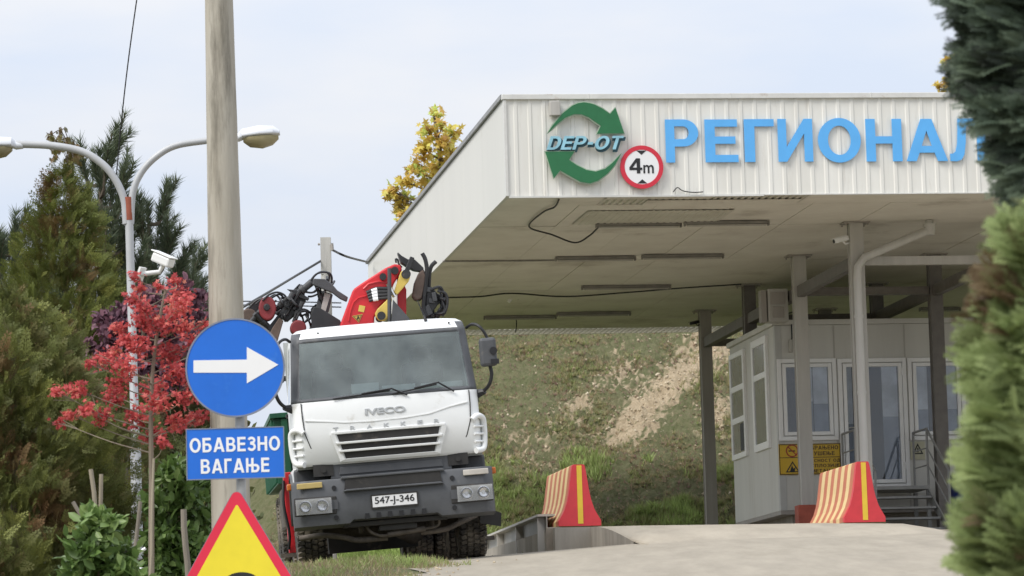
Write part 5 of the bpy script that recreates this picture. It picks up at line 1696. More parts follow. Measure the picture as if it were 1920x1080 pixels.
h.tube(bez([(-.35, .15, .50), (-.3, .12, .40), (-.18, .12, .345), (-.05, .12, .35)], 4), .018, 8)
h.tube(bez([(.30, .12, .38), (.48, .1, .40), (.52, .08, .46), (.50, .05, .56)], 4), .016, 8)
for x_ in (-.42, .42): h.tube([(x_, .3, .7), (x_ + .02, .25, .40)], .03, 8)
h.tube([(.1, .9, .40), (.25, 1.2, .36), (.4, 1.5, .45)], [.10, .14, .1], 12)
h.build('steering_link', m_dust, TK, smooth=True)
h = MB(); h.span((-.62, .0, .47), (.62, .25, .53)); h.span((-.2, .05, .40), (.25, .3, .47)); h.build('underrun_bar', m_tdark, TK, bevel=.01)
# body behind
h = MB(); h.span((-1.25, 3.5, 1.15), (1.25, 8.9, 1.98)); 
for i in range(10): h.span((-1.285, 3.55 + i * .58, 1.16), (-1.2505, 3.63 + i * .58, 1.97)); h.span((1.2505, 3.55 + i * .58, 1.16), (1.285, 3.63 + i * .58, 1.97))
for i in range(5): h.span((-1.15 + i * .55, 3.46, 1.16), (-1.07 + i * .55, 3.4995, 1.97))
h.span((-1.29, 3.44, 1.985), (1.29, 8.92, 2.05))
h.build('cargo_body', m_gbody, TK, bevel=.006)
for s in (-1, 1):
    h = MB(); h.span((s * .80, 3.55, .55), (s * 1.22, 4.7, 1.10)); h.build('tank', m_dust, TK, bevel=.05)
    h = MB(); h.span((s * 1.17 - .05, 2.22, .25), (s * 1.17 + .05, 2.36, 1.25)); h.build('stabiliser_leg', m_cred, TK, bevel=.01)
    h = MB(); h.tube(bez([(s * 1.22, 2.2, 1.15), (s * 1.24, 2.15, .85), (s * 1.2, 2.15, .5), (s * 1.22, 2.2, .3)], 5), .018, 8); h.tube([(s * 1.10, 2.15, 1.1), (s * 1.12, 2.12, .3)], .02, 8); h.build('hydraulic_hose', m_black, TK, smooth=True)
    h = MB(); h.span((s * 1.17 - .16, 2.15, .20), (s * 1.17 + .16, 2.43, .25)); h.build('stabiliser_foot', m_dust, TK)

# ---- loader crane folded behind the cab
CY = 2.25
crn = bpy.data.objects.new('crane', None); col.objects.link(crn); crn.parent = TK; crn.empty_display_size = .2
def cz(pts, y=CY): return [tz(a, b_, y) for a, b_ in pts]
h = MB(); h.span((-.35, CY - .25, 1.0), (.45, CY + .35, 2.45)); h.build('crane_base', m_cred, crn, bevel=.03)
red = [(545, 620), (563, 540), (640, 330), (690, 295), (760, 250), (830, 205), (885, 180), (920, 188), (930, 215), (915, 245), (880, 300), (850, 390), (800, 430), (765, 500), (760, 620)]
h = MB(); h.xz(cz(red), CY - .16, CY + .16); h.build('crane_column', m_cred, crn, bevel=.02)
h = MB(); h.xz(cz([(905, 240), (940, 290), (957, 330), (957, 560), (930, 560), (905, 430)], CY + .1), CY + .02, CY + .22); h.build('column_cheek', m_cred, crn, bevel=.01)
h = MB()
h.tube([(p[0], CY - .165, p[1]) for p in cz([(612, 520), (622, 460), (640, 410), (668, 382), (718, 370)])], .012, 6)
h.tube([(p[0], CY - .165, p[1]) for p in cz([(700, 330), (730, 300), (790, 285), (840, 290)])], .012, 6)
h.build('rib', m_cred, crn, smooth=True)
h = MB(); h.xz(cz([(675, 425), (711, 432), (702, 468), (668, 462)]), CY - .166, CY - .161); h.build('decal', m_cyel, crn)
tri = cz([(632, 490), (695, 478), (672, 530)]); ctr = (sum(p[0] for p in tri) / 3, sum(p[1] for p in tri) / 3)
h = MB(); h.xz(tri, CY - .166, CY - .161); wt = h.build('warning_decal', m_cyel, crn)
h = MB(); inn = [(c_[0] * .82 + ctr[0] * .18, c_[1] * .82 + ctr[1] * .18) for c_ in tri]; in2 = [(c_[0] * .68 + ctr[0] * .32, c_[1] * .68 + ctr[1] * .32) for c_ in tri]
for i in range(3):
    j = (i + 1) % 3; h.xz([inn[i], inn[j], in2[j], in2[i]], CY - .169, CY - .1665)
h.xz([(ctr[0] - .02, ctr[1] - .03), (ctr[0] + .02, ctr[1] - .01), (ctr[0] + .005, ctr[1] + .03)], CY - .169, CY - .1665); h.build('decal_mark', m_black, crn)
def pin(zx, zy, r, y0, y1, name, mat, n=20):
    c_ = tz(zx, zy, (y0 + y1) / 2); h = MB(); h.cyl((c_[0], y0, c_[1]), (c_[0], y1, c_[1]), r, n); return h.build(name, mat, crn, smooth=True)
pin(815, 258, .043, CY - .22, CY + .2, 'pivot', m_cblk); pin(885, 222, .047, CY - .22, CY + .2, 'pivot', m_cblk)
h = MB(); h.xz(cz([(918, 232), (940, 222), (975, 262), (965, 290), (898, 368), (878, 352), (895, 300)]), CY - .27, CY - .2); h.build('link', m_cyel, crn, bevel=.01)
h = MB(); h.xz(cz([(770, 500), (765, 480), (778, 455), (835, 400), (862, 372), (866, 400), (848, 470), (845, 505), (820, 525), (790, 522)]), CY - .30, CY - .22); h.build('link', m_cyel, crn, bevel=.01)
pin(952, 243, .058, CY - .31, CY + .1, 'pivot', m_cblk); pin(805, 490, .052, CY - .33, CY + .1, 'pivot', m_cblk)
h = MB(); c1 = tz(858, 200, CY - .3); c2 = tz(858, 560, CY - .3); h.cyl((c1[0], CY - .3, c1[1]), (c2[0], CY - .3, c2[1]), .026, 12); h.build('guard_rod', m_cgry, crn, smooth=True)
h = MB(); c1 = tz(848, 292, CY - .24); c2 = tz(890, 370, CY - .24); h.cyl((c1[0], CY - .24, c1[1]), (c2[0], CY - .24, c2[1]), .028, 12); h.build('piston_rod', m_chrome, crn, smooth=True)
h = MB(); h.xz(cz([(870, 400), (968, 512), (960, 560), (858, 560)]), CY - .36, CY - .32); h.build('bracket_plate', m_cgry, crn)
for i in range(4):
    h = MB(); pa_ = [tz(722 + 5 * i, 345 + 16 * i, CY - .2), tz(780, 322 + 20 * i, CY - .2), tz(850, 322 + 18 * i, CY - .2)]
    h.tube(bez([(p[0], CY - .2 - .02 * k, p[1]) for k, p in enumerate(pa_)], 5), .022, 8); h.build('hose', m_black, crn, smooth=True)
    h = MB(); a = tz(752 + 3 * i, 335 + 17 * i, CY - .22); b_ = tz(785 + 2 * i, 324 + 19 * i, CY - .22); h.cyl((a[0], CY - .215, a[1]), (b_[0], CY - .225, b_[1]), .026, 8); h.build('hose_sleeve', m_signw, crn, smooth=True)
# grapple at the right
h = MB()
h.xz(cz([(905, 108), (930, 130), (965, 150), (1005, 150), (1058, 200), (1060, 225), (1000, 215), (955, 190), (925, 170)], CY), CY - .1, CY + .1)
h.xz(cz([(975, 140), (1000, 150), (975, 215), (950, 260), (930, 250)], CY), CY - .28, CY - .2)
h.build('grapple_arm', m_cblk, crn, bevel=.008)
h = MB(); h.xz(cz([(1058, 210), (1030, 230), (1005, 290), (992, 370), (1012, 395), (1045, 385), (1058, 330), (1070, 250)]), CY - .12, CY + .12); h.build('grapple_shell', m_brown, crn, bevel=.02)
h = MB(); h.xz(cz([(1062, 205), (1035, 232), (1010, 300), (1000, 380), (1020, 398), (1050, 392), (1060, 330), (1075, 250)], CY + .2), CY + .14, CY + .3); h.build('grapple_shell', m_cblk, crn, bevel=.02)
h = MB()
h.tube(bez([(p[0], CY - .1, p[1]) for p in cz([(1050, 115), (1068, 150), (1078, 210), (1072, 290), (1062, 380), (1058, 440), (1072, 488)])], 5), .026, 8)
h.tube(bez([(p[0], CY - .02, p[1]) for p in cz([(1135, 160), (1108, 188), (1096, 230), (1092, 300), (1085, 380), (1090, 480)])], 5), .026, 8)
h.tube(bez([(p[0], CY - .1, p[1]) for p in cz([(930, 200), (912, 180), (905, 155), (893, 150), (896, 172)])], 5), .012, 8)
h.build('grapple_tine', m_cblk, crn, smooth=True)
h = MB(); h.xz(cz([(1075, 330), (1105, 310), (1140, 350), (1145, 420), (1110, 470), (1080, 500), (1070, 420)]), CY - .08, CY + .1); h.xz(cz([(1065, 420), (1130, 400), (1120, 520), (1075, 520)]), CY - .04, CY + .08); h.build('rotator', m_cblk, crn, bevel=.015)
for k in range(9):
    r1 = random.Random(k)
    h = MB(); x0 = 1085 + r1.uniform(0, 40); y0_ = 320 + r1.uniform(0, 80)
    pts = [(x0, y0_), (x0 + 40 + r1.uniform(0, 30), y0_ - 15 + r1.uniform(0, 25)), (1165 + r1.uniform(0, 38), 390 + r1.uniform(-25, 30)), (1160 + r1.uniform(-10, 30), 450 + r1.uniform(-20, 30)), (1110 + r1.uniform(0, 40), 490 + r1.uniform(-20, 20))]
    h.tube(bez([(p[0], CY + r1.uniform(-.15, .15), p[1]) for p in cz(pts)], 5), .013 + .006 * (k % 2), 7); h.build('hose', m_cblk if k % 3 else m_cgry, crn, smooth=True)
# boom folded to the left
BY = 2.55
h = MB(); h.xz(cz([(445, 335), (520, 360), (490, 480), (470, 600), (370, 600), (420, 430)], BY), BY - .12, BY + .12); h.build('boom', m_cgry, crn, bevel=.012)
h = MB(); h.xz(cz([(470, 350), (505, 362), (470, 480), (440, 480)], BY), BY - .135, BY - .121); h.build('boom_panel', m_steel2, crn)
h = MB(); h.xz(cz([(400, 270), (470, 272), (515, 305), (545, 340), (608, 380), (600, 408), (560, 390), (510, 352), (460, 332), (395, 305)], BY), BY - .22, BY - .14); h.build('boom_link', m_cgry, crn, bevel=.012)
h = MB(); h.xz(cz([(402, 440), (430, 440), (560, 520), (570, 560), (540, 600), (395, 600), (385, 480)], BY), BY - .3, BY - .22); h.build('boom_plate', m_cblk, crn, bevel=.01)
h = MB(); h.xz(cz([(270, 335), (330, 318), (400, 268), (420, 290), (350, 345), (360, 400), (310, 470), (250, 520), (215, 500), (270, 420)], BY), BY - .1, BY + .1); h.build('jib', m_cblk, crn, bevel=.012)
h = MB(); h.xz(cz([(245, 330), (300, 335), (380, 385), (370, 400), (300, 372)], BY), BY - .16, BY - .12); h.xz(cz([(270, 360), (310, 375), (240, 480), (150, 590), (130, 560), (210, 460)], BY), BY - .14, BY - .08); h.build('jib_arm', m_cblk, crn, bevel=.008)
h = MB(); h.xz(cz([(200, 500), (225, 520), (190, 640), (120, 640), (160, 560)], BY), BY - .2, BY - .12); h.build('jib_plate', m_brown, crn, bevel=.01)
def ell(zx, zy, rx, rz, y0, y1, name, mat):
    h = MB(); h.xz(cz([(zx + rx * math.cos(a), zy + rz * math.sin(a)) for a in lin(0, 2 * math.pi, 25)[:-1]], BY), y0, y1); return h.build(name, mat, crn, bevel=.02)
ell(130, 445, 52, 72, BY - .2, BY + .05, 'jaw', m_cdred); ell(312, 562, 48, 46, BY - .25, BY, 'jaw', m_cdred); ell(20, 480, 45, 38, BY - .1, BY + .1, 'jaw', m_brown)
ell(125, 440, 20, 22, BY - .23, BY - .2, 'jaw_pin', m_cblk)
h = MB(); h.xz(cz([(0, 440), (90, 380), (110, 400), (80, 470), (140, 540), (160, 600), (90, 600), (60, 520), (0, 520)], BY + .1), BY + .06, BY + .16); h.build('jaw_arm', m_cblk, crn, bevel=.01)
for k in range(16):
    r1 = random.Random(100 + k)
    x0, y0_ = r1.choice([(120, 420), (230, 400), (300, 380), (400, 300), (340, 470), (180, 470), (460, 250)])
    pts = [(x0 + r1.uniform(-30, 30), y0_ + r1.uniform(-25, 25))]
    for q in range(4): pts.append((pts[-1][0] + r1.uniform(-20, 45), pts[-1][1] + r1.uniform(-42, 48)))
    h = MB(); h.tube(bez([(p[0], BY + r1.uniform(-.25, .2), p[1]) for p in cz(pts, BY)], 5), r1.uniform(.010, .017), 7); h.build('hose', m_cblk if k % 4 else m_cgry, crn, smooth=True)
for k, (x0, y0_, x1_, y1_, r_) in enumerate([(285, 345, 215, 470, .035), (330, 330, 250, 460, .028), (395, 280, 300, 360, .04), (250, 380, 180, 450, .03), (110, 430, 30, 520, .03), (60, 470, 150, 560, .035), (340, 400, 290, 520, .03), (420, 300, 470, 430, .022)]):
    a = tz(x0, y0_, BY - .15); b_ = tz(x1_, y1_, BY - .15); h = MB(); h.tube([(a[0], BY - .16, a[1]), (b_[0], BY - .1, b_[1])], r_, 10); m_ = Vector((a[0], BY - .16, a[1])).lerp(Vector((b_[0], BY - .1, b_[1])), .45); h.tube([m_, m_.lerp(Vector((b_[0], BY - .1, b_[1])), .35)], r_ * 1.5, 10); h.build('hydraulic_cylinder', m_cblk if k % 2 else m_cgry, crn, smooth=True)
for k in range(10):
    r1 = random.Random(300 + k)
    x0, y0_ = 1090 + r1.uniform(-10, 60), 330 + r1.uniform(0, 130)
    h = MB()
    c_ = tz(x0, y0_, CY); h.box((c_[0], CY + r1.uniform(-.1, .1), c_[1]), (r1.uniform(.03, .10), .08, r1.uniform(.04, .13)), Matrix.Rotation(r1.uniform(-.7, .7), 3, 'Y'))
    h.build('valve_block', m_cblk if k % 3 else m_cgry, crn, bevel=.008)
h = MB(); h.tube(bez([(p[0], CY - .12, p[1]) for p in cz([(1140, 340), (1185, 352), (1200, 395), (1192, 450), (1170, 490)])], 5), .016, 8); h.tube(bez([(p[0], CY - .05, p[1]) for p in cz([(1120, 350), (1160, 375), (1172, 420), (1150, 480)])], 5), .02, 8); h.build('grapple_claw', m_cblk, crn, smooth=True)
loops = [[(390, 285), (410, 250), (450, 225), (500, 232), (515, 260), (508, 300), (480, 330)], [(330, 330), (370, 300), (420, 240), (480, 228), (500, 250), (490, 290)], [(360, 350), (400, 350), (440, 320), (440, 350), (400, 370), (372, 372)],
         [(100, 400), (140, 365), (190, 350), (235, 370), (240, 410), (215, 430)], [(120, 410), (150, 375), (180, 362), (205, 385), (215, 430), (190, 450)], [(150, 385), (200, 360), (230, 390), (220, 430)],
         [(290, 500), (310, 460), (350, 450), (385, 470), (388, 500), (360, 520)], [(300, 510), (325, 465), (360, 465), (372, 500), (350, 530)], [(280, 490), (300, 470), (330, 478), (345, 520), (330, 545)], [(60, 420), (100, 385), (60, 400), (20, 440)], [(230, 430), (260, 450), (230, 490), (190, 470)]]
for k, lp in enumerate(loops):
    h = MB(); yy = BY - .12 - .03 * (k % 4); h.tube(bez([(p[0], yy + .02 * i, p[1]) for i, p in enumerate(cz(lp, BY))], 5), .013, 7); h.build('hose', m_cblk, crn, smooth=True)

# ------------------------------------------------------------------ vegetation
m_bark = M('grey_brown_bark', (.17, .135, .10), .95, var=.3, scale=12, bump=.6, streak=True)
m_bark2 = M('pale_young_bark', (.30, .25, .19), .9, var=.2, scale=10, streak=True)
lm_thuja = leafmat('olive_scale_foliage', [(0, (0.181, 0.111, 0.047)), (.2, (0.136, 0.114, 0.034)), (.5, (0.120, 0.144, 0.034)), (.8, (0.168, 0.195, 0.045)), (1, (0.241, 0.249, 0.064))], .25, .6)
lm_thuja2 = leafmat('dark_olive_foliage', [(0, (0.221, 0.123, 0.062)), (.25, (0.131, 0.120, 0.044)), (.6, (0.134, 0.157, 0.046)), (1, (0.248, 0.261, 0.070))], .25, .6)
lm_pine = leafmat('pine_needles', [(0, (.055, .07, .045)), (.6, (.105, .135, .08)), (1, (.18, .21, .12))], .25, .5)
lm_plum = leafmat('purple_leaves', [(0, (0.071, 0.039, 0.060)), (.6, (0.179, 0.086, 0.117)), (1, (0.325, 0.146, 0.179))], .25, .45)
lm_maple = leafmat('red_maple_leaves', [(0, (0.236, 0.050, 0.055)), (.35, (0.472, 0.075, 0.080)), (.75, (0.684, 0.130, 0.125)), (1, (0.732, 0.280, 0.200))], .4, .5)
lm_laurel = leafmat('bright_laurel_leaves', [(0, (0.063, 0.108, 0.025)), (.5, (0.127, 0.209, 0.057)), (1, (0.240, 0.329, 0.108))], .3, .35)
lm_hedge = leafmat('dull_hedge_leaves', [(0, (0.104, 0.089, 0.043)), (.5, (0.151, 0.169, 0.062)), (1, (0.260, 0.281, 0.094))], .3, .5)
lm_plane = leafmat('yellow_plane_leaves', [(0, (0.333, 0.167, 0.052)), (.35, (0.605, 0.405, 0.089)), (.7, (0.727, 0.626, 0.148)), (1, (0.545, 0.700, 0.177))], .4, .5)
lm_blue = leafmat('blue_green_fronds', [(0, (0.024, 0.031, 0.022)), (.5, (0.060, 0.086, 0.056)), (1, (0.120, 0.159, 0.101))], .2, .6)
lm_yg = leafmat('yellow_green_fronds', [(0, (.11, .065, .035)), (.25, (.15, .11, .05)), (.4, (.13, .155, .055)), (.7, (.22, .28, .10)), (1, (.34, .41, .17))], .35, .6)

def tree_root(name, lab, px, Y, cat='tree', grp=None):
    X = P(px, 800, Y).x
    z = ground_z(X, Y) if Y < 66 else ground_z(X, Y)
    return thing(name, lab, cat, Matrix.Translation((X, Y, z)), grp), Vector((X, Y, z))
def trunk(par, pts, rr, mat, name='trunk', n=10):
    h = MB(); h.tube(bez(pts, 4), lin(rr[0], rr[1], (len(pts) - 1) * 4 + 1), n); return h.build(name, mat, par, smooth=True)

def columnar(name, lab, px, Y, prof_px, n, size, lm, seed, tmpl, brown=(), lumps=.22, mid=.45, trunk_r=.07, half=False, up=.7, tspread=.2, cat='tree'):
    """dense scale-leaf tree: envelope radii given as (py, radius px)"""
    r = np.random.default_rng(seed)
    root, o = tree_root(name, lab, px, Y, cat)
    zs = np.array([(P(px, py, Y) - o).z for py, _ in prof_px]); rs = np.array([rad / F * Y for _, rad in prof_px])
    od = np.argsort(zs); zs = zs[od]; rs = rs[od]
    H = zs[-1]
    zz = np.linspace(max(0.05, zs[0]), H, 400); rr = np.interp(zz, zs, rs)
    w_ = rr + .05; w_ /= w_.sum()
    z = r.choice(zz, n, p=w_) + r.normal(0, .02, n)
    th_ = r.uniform(0, 2 * np.pi, n)
    if half:   # denser on the side that can be seen
        th_ = np.where(r.uniform(0, 1, n) < .6, r.uniform(np.pi, 2 * np.pi, n), th_)
    lump = 1 + lumps * (np.sin(3 * th_ + 2.1 * z * 2 + seed) * .5 + np.sin(5 * th_ - 3.7 * z + 1.3 * seed) * .4 + np.sin(9 * th_ + 8 * z + seed) * .5 + np.sin(2 * th_ + 13 * z) * .3)
    depth_ = 1 - np.abs(r.normal(0, .2, n)) + np.where(r.uniform(0, 1, n) < .12, r.uniform(0, .25, n), 0)
    depth_ = np.where(r.uniform(0, 1, n) < .12, r.uniform(.2, .8, n), depth_)
    R_ = np.interp(z, zs, rs) * lump * np.clip(depth_, .1, 1.25)
    C = np.stack([R_ * np.cos(th_), R_ * np.sin(th_), z], 1)
    out = np.stack([np.cos(th_), np.sin(th_), np.zeros(n)], 1)
    D = out * .8 + np.array([0, 0, up]) + r.normal(0, .45, (n, 3))
    Nn = np.cross(D, np.array([0, 0, 1.0])) + r.normal(0, .6, (n, 3))
    S = size * r.uniform(.6, 1.3, n)
    tint = mid + tspread * r.normal(0, 1, n) * .6 + .16 * np.sin(4 * th_ + 5 * z + seed) + .2 * np.sin(13 * th_ - 11 * z)
    for (bx, bz, br) in brown:
        q = P(bx, bz, Y) - o
        d = np.hypot((C[:, 0] - q.x), (C[:, 2] - q.z))
        tint = np.where((d < br / F * Y * r.uniform(.6, 1.2, n)) & (C[:, 1] < .15 * rs.max()), r.uniform(0, .2, n), tint)
    tv, tf = tmpl
    crown = scatter('crown', lm, C, D, Nn, S, tv, tf, np.clip(tint, 0, 1), root)
    trunk(root, [(0, 0, -.1), (.02, 0, H * .3), (0, .02, H * .65), (0, 0, H * .93)], (trunk_r, .012), m_bark)
    return root, o, crown
sp6 = tmpl_spray(5, .075, .3)
fr5 = tmpl_frond(5, .02)
T1, o1, c1_ = columnar('thuja_tree', 'tall olive green thuja with a drooping brown tip behind the lamp post', 128, 33.0,
    [(1250, 120), (1080, 130), (800, 128), (640, 105), (520, 80), (420, 55), (350, 26), (325, 6)], 8500, .15, lm_thuja, 3, fr5,
    [(110, 440, 30), (160, 520, 25), (120, 640, 40), (150, 830, 45), (95, 360, 25)], .38, .62, half=True)
# bare drooping tip of that thuja
h = MB(); rr_ = random.Random(4)
tipb = P(135, 340, 33) - o1; tip = P(130, 262, 33) - o1
h.tube(bez([tipb, P(136, 300, 33) - o1, tip], 5), .012, 6)
tw = []
for k in range(16):
    a = P(130 + rr_.uniform(-4, 6), 262 + rr_.uniform(-5, 60), 33) - o1
    e_ = P(130 + rr_.uniform(-46, 20), 262 + rr_.uniform(-16, 50), 33 + rr_.uniform(-.3, .3)) - o1
    mdl = (a + e_) / 2 + Vector((0, 0, .09))
    h.tube(bez([a, mdl, e_], 4), .004, 4); tw.append((a, mdl, e_))
h.build('bare_tip', m_bark, T1)
cc_ = []
for a, m_, e_ in tw:
    for k in range(9): cc_.append(tuple(m_.lerp(e_, k / 8) + Vector((rr_.gauss(0, .015), rr_.gauss(0, .03), rr_.gauss(0, .015)))))
cc_ = np.array(cc_); nC = len(cc_)
scatter('tip_foliage', lm_thuja, cc_, np.tile([0., 0, -1], (nC, 1)) + rng.normal(0, .5, (nC, 3)), rng.normal(0, 1, (nC, 3)), rng.uniform(.05, .10, nC), *sp6, rng.uniform(0, .35, nC), T1)
columnar('thuja_tree', 'broad dark olive thuja filling the lower left corner', 25, 29.5, [(1300, 165), (1080, 200), (900, 205), (760, 170), (660, 110), (600, 60), (560, 10)], 9000, .16, lm_thuja2, 9, fr5,
    [(40, 880, 35), (110, 980, 40), (20, 700, 30)], .35, .58, half=True)
columnar('thuja_tree', 'dark thuja between the broad corner thuja and the lamp post foot', 195, 32.0, [(1300, 105), (1050, 115), (880, 110), (780, 80), (720, 45), (690, 10)], 5500, .15, lm_thuja2, 14, fr5, [(200, 850, 60), (240, 960, 50)], .35, .5, half=True)
columnar('hedge_shrub', 'dull green brown shrub behind the red maple stem and blue signs', 335, 33.5, [(1300, 95), (1080, 105), (900, 110), (780, 95), (700, 70), (640, 30), (620, 6)], 5200, .09, lm_hedge, 21, tmpl_oval(), [(330, 800, 60)], .35, .45, half=True, cat='shrub')

def pine(lab, px, Y, top_py, spread_px, nb, seed, grp='pines behind the thuja'):
    r = random.Random(seed); rn = np.random.default_rng(seed)
    root, o = tree_root('pine_tree', lab, px, Y, 'tree', grp)
    H = (P(px, top_py, Y) - o).z
    sp_ = spread_px / F * Y
    h = MB(); h.tube([(0, 0, -.1), (0, 0, H * .6), (0, 0, H - .12)], [.09, .05, .012], 8)
    C = []; D = []
    def needles(a, b_, n, ln):
        d = (b_ - a)
        for k in range(n):
            t_ = r.random() ** .8
            C.append(a + d * t_); u = Vector((r.gauss(0, 1), r.gauss(0, 1), r.gauss(0, 1)))
            dn = d.normalized(); u -= dn * u.dot(dn); u.normalize()
            D.append(dn * r.uniform(.7, 1.3) + u * .75)
    needles(Vector((0, 0, H - .55)), Vector((0, 0, H)), 420, .1)
    for k in range(nb):
        t_ = 1 - ((k + .5) / nb) ** .8 * .80
        z0 = H * t_ - .12
        ang = k * 2.399 + r.uniform(-.3, .3)
        ln = sp_ * (.30 + 1.0 * (1 - t_) ** .55) * r.uniform(.7, 1.1)
        b1 = Vector((math.cos(ang) * ln * .62, math.sin(ang) * ln * .62, z0 + ln * .18))
        b2 = Vector((math.cos(ang) * ln, math.sin(ang) * ln, z0 + ln * .42 + .25))
        h.tube(bez([(0, 0, z0), b1, b2], 4), [.02] * 4 + [.014] * 4 + [.006], 6)
        needles(b1, b2 + Vector((0, 0, .12)), 190, .1)
        for j in range(5):
            s_ = Vector((0, 0, z0)).lerp(b1, r.uniform(.45, 1)) if j < 3 else b1.lerp(b2, r.uniform(.1, .6))
            e_ = s_ + Vector((math.cos(ang + r.uniform(-1, 1)) * .16, math.sin(ang + r.uniform(-1, 1)) * .16, r.uniform(.2, .42)))
            h.tube([s_, e_], .006, 4); needles(s_, e_, 120, .1)
    h.build('trunk', m_bark, root)
    C = np.array([tuple(c) for c in C]); D = np.array([tuple(c) for c in D]); n = len(C)
    tint = np.clip(rn.normal(.5, .22, n) + .2 * (C[:, 2] / H - .5), 0, 1)
    scatter('crown', lm_pine, C, D, rn.normal(0, 1, (n, 3)), rn.uniform(.09, .15, n), *tmpl_needle(), tint, root)
pine('tall dark pine with upright candles rising behind the olive thuja', 195, 37.0, 282, 115, 46, 31)
pine('dark pine behind the white camera, right of the lamp post', 285, 37.5, 382, 100, 44, 32)
pine('dark pine at the left picture edge under the distant lamp', 8, 38.0, 440, 90, 40, 33)
pine('small dark pine between the red maple and the concrete pole', 352, 40.0, 500, 70, 34, 34)
pine('dark pine behind the thuja, left of the tall candle pine', 100, 41.0, 430, 110, 40, 35)

def broad(name, lab, px, Y, clusters, n, size, lm, tm, seed, stems, sig, zs=1.0, mat=m_bark2, stem_r=.018, cat='tree', dz=.25, grp=None, droop=-.2, tm_mid=.55, limb=True, base=None):
    """leaf clusters on limbs; clusters are (px, py, radius px)"""
    r = np.random.default_rng(seed); rr = random.Random(seed)
    root, o = tree_root(name, lab, px, Y, cat, grp)
    C = []; h = MB()
    stem = [P(a, b_, Y) - o for a, b_ in stems]
    st_ = bez(stem, 8)[int(len(stem) * 1.2):]
    if base is None: stem = [Vector((stem[0].x, 0, -.1))] + stem
    h.tube(bez(stem, 5), lin(stem_r, stem_r * .35, (len(stem) - 1) * 5 + 1), 8)
    for i, (cx, cy, cr_) in enumerate(clusters):
        c_ = P(cx, cy, Y) - o; c_.y = rr.uniform(-dz, dz) * sig
        rad_ = cr_ / F * Y
        m_ = max(3, int(n * cr_ ** 1.6 / sum(q[2] ** 1.6 for q in clusters)))
        pts = r.normal(0, 1, (m_, 3)); pts = unit(pts) * (r.uniform(0, 1, (m_, 1)) ** .5) * np.where(r.uniform(0, 1, (m_, 1)) < .22, 1.45, 1.0)
        pts[:, 0] *= rad_; pts[:, 1] *= rad_; pts[:, 2] *= rad_ * zs
        C.append(pts + np.array(tuple(c_)))
        if limb:
            k = max(0, int(len(stem) * .4)); best = min(st_, key=lambda s_: abs(s_.z - (c_.z - .38 * math.hypot(c_.x - s_.x, c_.y - s_.y))))
            mdl = (best + c_) / 2 + Vector((0, 0, -.04 * (c_ - best).length)) + Vector((rr.gauss(0, .03), rr.gauss(0, .03), 0))
            h.tube(bez([best, mdl, c_], 4), lin(stem_r * .24, stem_r * .09, 9), 5)
            for q in range(4):
                e_ = c_ + Vector((rr.gauss(0, .5), rr.gauss(0, .5), rr.gauss(0, .5))) * rad_
                h.tube([mdl.lerp(c_, .6), e_], stem_r * .1, 4)
    h.build('trunk', mat, root)
    C = np.concatenate(C); n = len(C)
    D = r.normal(0, 1, (n, 3)) + np.array([0, 0, droop]); Nn = r.normal(0, .8, (n, 3)) + np.array([0, -.5, .9])
    tint = np.clip(r.normal(tm_mid, .2, n) + .12 * np.sin(C[:, 0] * 9 + C[:, 2] * 7), 0, 1)
    scatter('crown', lm, C, D, Nn, size * r.uniform(.6, 1.25, n), *tm, tint, root)
    return root, o
mc = [(250, 560, 20), (270, 600, 24), (330, 545, 22), (345, 580, 25), (362, 640, 24), (300, 612, 24), (222, 615, 17), (190, 668, 20), (240, 690, 26), (282, 722, 26), (332, 700, 28), (362, 715, 20), (300, 762, 24),
      (212, 740, 22), (152, 735, 20), (117, 741, 13), (101, 785, 11), (135, 780, 13), (172, 772, 17), (195, 785, 18), (250, 780, 22), (282, 812, 22), (332, 795, 22), (357, 778, 18), (312, 660, 26), (265, 650, 24), (228, 720, 20),
      (322, 522, 13), (257, 522, 12), (342, 615, 22), (312, 835, 12), (375, 600, 12), (240, 640, 16), (180, 690, 12), (350, 750, 20), (275, 580, 18), (385, 660, 10), (375, 780, 14), (320, 580, 16), (210, 655, 14), (300, 540, 9), (262, 540, 12)]
broad('maple_tree', 'young red leaved maple tied to stakes in front of the lamp post', 284, 28.0, [(a, b, c * 1.12) for a, b, c in mc], 4200, .038, lm_maple, tmpl_star(), 5,
      [(284, 1080), (284, 900), (283, 780), (287, 690), (297, 610), (310, 545)], 1.4, .75, stem_r=.026)
pc = [(235, 590, 34), (275, 560, 26), (300, 600, 34), (215, 625, 30), (260, 640, 38), (205, 665, 26), (320, 650, 34), (360, 590, 26), (370, 640, 30), (245, 700, 34), (300, 700, 36), (175, 690, 24), (350, 700, 34), (280, 740, 30), (345, 545, 20), (195, 600, 18), (160, 650, 14), (378, 560, 14), (150, 690, 18), (335, 610, 22)]
broad('plum_tree', 'dark purple leaved plum tree behind the red maple', 262, 32.3, pc, 5200, .075, lm_plum, tmpl_oval(), 6, [(262, 1000), (262, 850), (264, 730), (268, 640), (272, 580)], 1.2, .9, mat=m_bark, stem_r=.04)
lc = [(185, 1000, 36), (165, 1045, 40), (215, 1040, 34), (150, 1075, 34), (200, 1085, 50), (230, 1078, 30), (175, 975, 22), (210, 985, 20), (245, 1100, 36), (130, 1110, 36), (190, 1140, 60)]
broad('laurel_shrub', 'bright green leafy laurel shrub at the foot of the cut stakes', 185, 25.0, lc, 2100, .10, lm_laurel, tmpl_oval(), 7, [(185, 1180), (185, 1090), (187, 1030)], 1.0, .9, cat='shrub', stem_r=.02, droop=.5)
